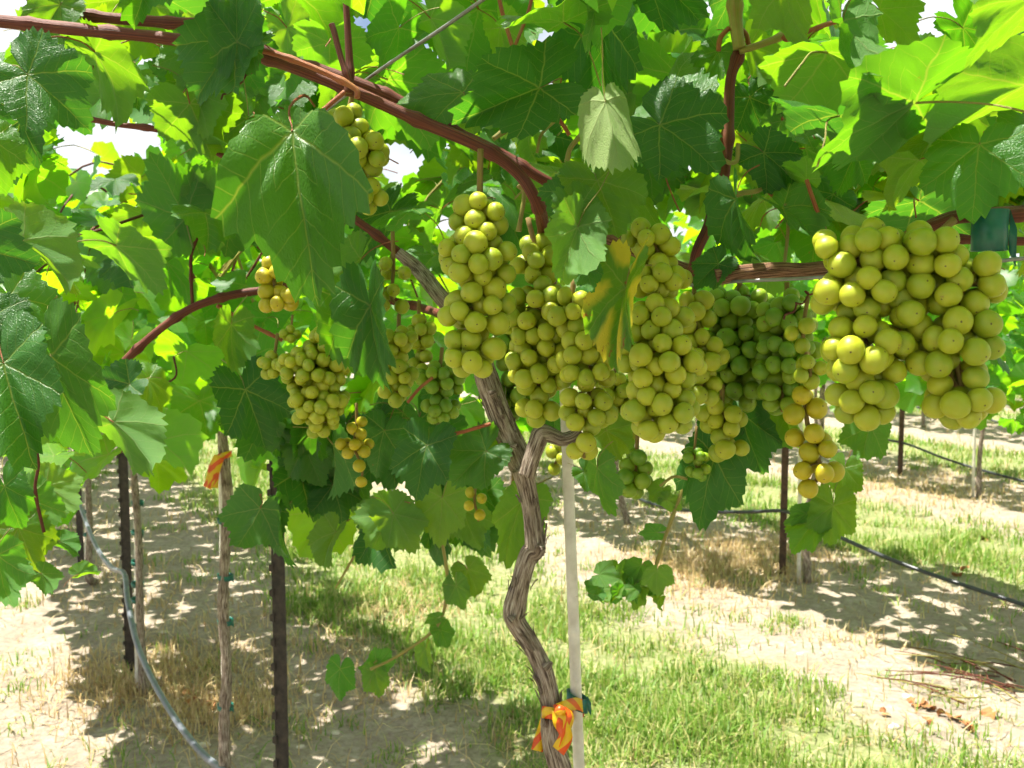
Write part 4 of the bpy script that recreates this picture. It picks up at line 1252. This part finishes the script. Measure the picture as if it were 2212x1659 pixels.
far_vine(2, s2, 'vine with a whitish stake in the second row across the grass', gs2, 60, 200, perp=pe2, stake_label='whitish stake in the second row across the grass')
for k in (-1.5, 1.5, 3.0, 4.5, 6.0, 7.5):
    far_vine(2, s2 + k, 'leafy vine among the second row across the grass', gs2, 14, 260, perp=pe2)
for k in range(-1, 7):
    far_vine(3, s2 + k * 1.6 - .5, 'small far vine in the third row across the grass', 'vines of the third row across the grass', 0, 260)
def far_mass():
    items = []
    for row in (4, 5, 6):
        for _ in range(1500):
            s = rnd.uniform(-4, 22)
            items.append((rowpt(row, s, rnd.gauss(0, .4), 1.35 + rnd.uniform(-.5, .5)), rand_leaf(), .16 * rnd.uniform(.7, 1.2)))
    o = mass_leaves(None, items, 'vine_foliage')
    tag(o, 'green mass of leaves of the farthest vineyard rows', 'foliage', kind='stuff')
far_mass()

# ------------------------------------------------------------------ grass, straw, litter
def perp_of(x, y):
    p = x * RNRM.x + y * RNRM.y - D0
    k = np.floor(p / SPACING + .5)
    return np.abs(p - k * SPACING), k

def nz(x, y, f, ph=0.0):
    return (np.sin(x * f + 1.7 * np.sin(y * f * .83 + ph)) + np.sin(y * f * 1.13 + 1.3 * np.sin(x * f * .71 + ph * 2)) + np.sin((x + y) * f * .6 + ph)) / 3

def blades(name, X, Y, H, W, lean, mat, label, cat):
    n = len(X)
    az = nrs.uniform(0, 2 * np.pi, n)
    ln = np.abs(nrs.normal(0, lean, n))
    dx, dy = np.cos(az), np.sin(az)
    wx, wy = -dy, dx
    Z = hill(X, Y) * np.exp(-((X ** 2 + (Y - 4) ** 2) / 400.0)) - .004
    v = np.empty((n, 5, 3), dtype=np.float32)
    def ring(t, wf, i):
        h = H * t
        off = ln * H * t * t
        zz = Z + h * (1 - .25 * ln * t)
        for sgn in ((1, -1) if wf > 0 else (0,)):
            v[:, i, 0] = X + dx * off + wx * W * wf * sgn
            v[:, i, 1] = Y + dy * off + wy * W * wf * sgn
            v[:, i, 2] = zz
            i += 1
        return i
    i = ring(0.0, 1.0, 0)
    i = ring(0.55, .8, i)
    ring(1.0, 0, i)
    me = bpy.data.meshes.new(name)
    me.vertices.add(n * 5)
    me.vertices.foreach_set('co', v.ravel())
    b = (np.arange(n) * 5)[:, None]
    idx = np.concatenate([b + np.array([[0, 1, 3, 2]]), b + np.array([[2, 3, 4]])], 1).astype(np.int32)
    me.loops.add(n * 7)
    me.loops.foreach_set('vertex_index', idx.ravel())
    me.polygons.add(n * 2)
    st = (np.arange(n) * 7)[:, None] + np.array([[0, 4]])
    me.polygons.foreach_set('loop_start', st.ravel().astype(np.int32))
    me.update(calc_edges=True)
    me.validate()
    me.materials.append(mat)
    o = link(bpy.data.objects.new(name, me))
    return tag(o, label, cat, kind='stuff')

def view_points(n, y0, y1):
    """ground points where the place can be seen, evenly spread over its area with more near by"""
    t = nrs.uniform(0, 1, n)
    Y = y0 * (y1 / y0) ** t
    X = nrs.uniform(-1, 1, n) * (Y * .62 + .6)
    return X, Y
X, Y = view_points(330000, 2.2, 16)
d, k = perp_of(X, Y)
edge = d + .20 * nz(X, Y, 2.9, 1) + .10 * nz(X, Y, 7, 2)
patch = nz(X, Y, 5.3, 3) * .5 + nz(X, Y, 13, 5) * .5
prob = np.clip((edge - .72) / .22, 0, 1) * np.clip(.50 + patch * 1.3, .06, 1)
near_side = (X * RNRM.x + Y * RNRM.y - D0) < -.1
prob = np.where(near_side, prob * .30 * np.clip(patch * 3, 0, 1) + .0, prob)
keep = nrs.uniform(0, 1, len(X)) < prob
X, Y, patch = X[keep], Y[keep], patch[keep]
H = (.030 + .060 * nrs.uniform(0, 1, len(X)) ** 1.5) * (1 + .45 * patch) * np.where(near_side[keep], .5, 1)
blades('grass', X, Y, H, .0016 + .0004 * Y, .75, M['grass'], 'green grass growing in the alleys between the rows', 'grass')
# tufts in the soil strips
cx_, cy_ = view_points(420, 2.3, 9)
XX, YY = [], []
for x, y in zip(cx_, cy_):
    m = nrs.randint(8, 45)
    XX.append(x + nrs.normal(0, .045, m)); YY.append(y + nrs.normal(0, .045, m))
X, Y = np.concatenate(XX), np.concatenate(YY)
blades('grass_tufts', X, Y, .02 + .05 * nrs.uniform(0, 1, len(X)), .0016 + .0003 * Y, .9, M['grass'], 'small green weeds sprouting in the sandy soil', 'weeds')
# dead straw: along the soil strips, dense golden patches by the posts
X, Y = view_points(120000, 2.2, 12)
d, k = perp_of(X, Y)
patch = nz(X, Y, 3.1, 8) * .6 + nz(X, Y, 9, 4) * .5
prob = np.clip(patch * 1.6 - .15, 0, 1) * (d < 1.05) * .5 + .07
for gx, gy, rad in ((1.02, 5.0, .42), (1.35, 5.35, .35), (-1.28, 3.55, .34), (-1.0, 3.3, .25), (3.0, 7.4, .8), (-.6, 4.4, .3)):
    prob = np.maximum(prob, np.exp(-((X - gx) ** 2 + (Y - gy) ** 2) / rad ** 2) * 1.3)
keep = nrs.uniform(0, 1, len(X)) < prob
X, Y = X[keep], Y[keep]
blades('dry_grass', X, Y, .02 + .07 * nrs.uniform(0, 1, len(X)) ** 1.4, .0014 + .0003 * Y, 1.3, M['drygrass'], 'dead golden straw lying along the bare soil strips', 'dry grass')
X = np.concatenate([nrs.normal(gx, rad, n) for gx, gy, rad, n in ((1.02, 5.0, .26, 1600), (1.3, 5.4, .25, 900), (-1.3, 3.55, .17, 900), (-.98, 3.25, .13, 400))])
Y = np.concatenate([nrs.normal(gy, rad, n) for gx, gy, rad, n in ((1.02, 5.0, .20, 1600), (1.3, 5.4, .2, 900), (-1.3, 3.55, .17, 900), (-.98, 3.25, .13, 400))])
blades('straw_clumps', X, Y,     .03 + .055 * nrs.uniform(0, 1, len(X)), np.full(len(X), .0022), .8, M['drygrass'], 'taller clumps of golden dry grass round the post feet', 'dry grass')

# fallen brown leaves
drymesh = leaf_data(501, teeth=8, rings=2, fold=.5, bend=1.6, wave=.2, petiole=False).mesh('dry_leaf_shape', [M['dry_leaf']])
fallen = [(1985, 1545), (2010, 1556), (2030, 1550), (2050, 1562), (2068, 1570), (2085, 1582), (1940, 1540), (1958, 1533), (2000, 1535), (2120, 1590), (400, 1512), (392, 1500), (412, 1520), (2110, 1160), (2125, 1163), (2150, 1550), (470, 1530), (2060, 1240), (2080, 1243)]
for x, y in fallen:
    x, y = x + rnd.gauss(0, 16), y + rnd.gauss(0, 8)
    dd = 1.4 / ((y - CY) / FPX * cp + sp)
    p = at(x, y, dd)
    p.z = gz(p.x, p.y) + .012
    q = rand_leaf(25, 20)
    o = put_leaf(None, drymesh, p, q, .034 * rnd.uniform(.6, 1.2), name='fallen_leaf')
    x0_ = x
    near = 'row of dry brown leaves on the sand at the grass edge' if y > 1500 and x > 1800 else 'dry reddish leaf by the foot of the slim trunks' if x < 600 else 'dry brown leaf on the soil under the far row'
    tag(o, 'one in a ' + near if near.startswith('row') else near, 'leaf', 'fallen leaves ' + ('at the grass edge' if near.startswith('row') else 'by the slim trunks' if x < 600 else 'under the far row'))
# pruned canes lying on the soil
for i in range(26):
    x, y = rnd.uniform(2040, 2260), rnd.uniform(1440, 1530)
    dd = 1.4 / ((y - CY) / FPX * cp + sp)
    p = at(x, y, dd); p.z = gz(p.x, p.y) + .006 + .003 * (i % 9)
    a = rnd.gauss(2.75, .45); L = rnd.uniform(.12, .42)
    q = p + Vector((math.cos(a) * L, math.sin(a) * L, rnd.uniform(0, .035)))
    mid = p.lerp(q, .5) + Vector((rnd.gauss(0, .015), rnd.gauss(0, .015), .01))
    mb = MB(); tube(mb, [p, mid, q], [.0028, .0024, .0015], seg=6, sub=4, knots=.15, seed=i)
    tag(mb.build('pruned_cane', M['cane'] if i % 3 else M['shoot']), 'dry pruned cane in the brush heap on the shaded sand', 'cane', 'pruned canes on the sand')
# pale stones
for i in range(26):
    x, y = rnd.choice(((rnd.uniform(330, 800), rnd.uniform(1200, 1620)), (rnd.uniform(1700, 2212), rnd.uniform(1330, 1600))))
    dd = 1.4 / ((y - CY) / FPX * cp + sp)
    p = at(x, y, dd); p.z = gz(p.x, p.y)
    mb = MB(); rs = random.Random(i)
    r = rs.uniform(.008, .020)
    V, F = [], []
    for a in range(5):
        for b in range(8):
            th, ph_ = math.pi * a / 4, 2 * math.pi * b / 8
            k = r * rs.uniform(.75, 1.15)
            V.append((p.x + k * math.sin(th) * math.cos(ph_) * 1.3, p.y + k * math.sin(th) * math.sin(ph_), p.z + k * math.cos(th) * .55))
    F = [(a * 8 + b, (a + 1) * 8 + b, (a + 1) * 8 + (b + 1) % 8, a * 8 + (b + 1) % 8) for a in range(4) for b in range(8)]
    mb.add(V, F)
    tag(mb.build('pale_clod', M['stone']), 'small pale clod lying on the bare sandy strip', 'clod', 'pale clods on the soil strips')
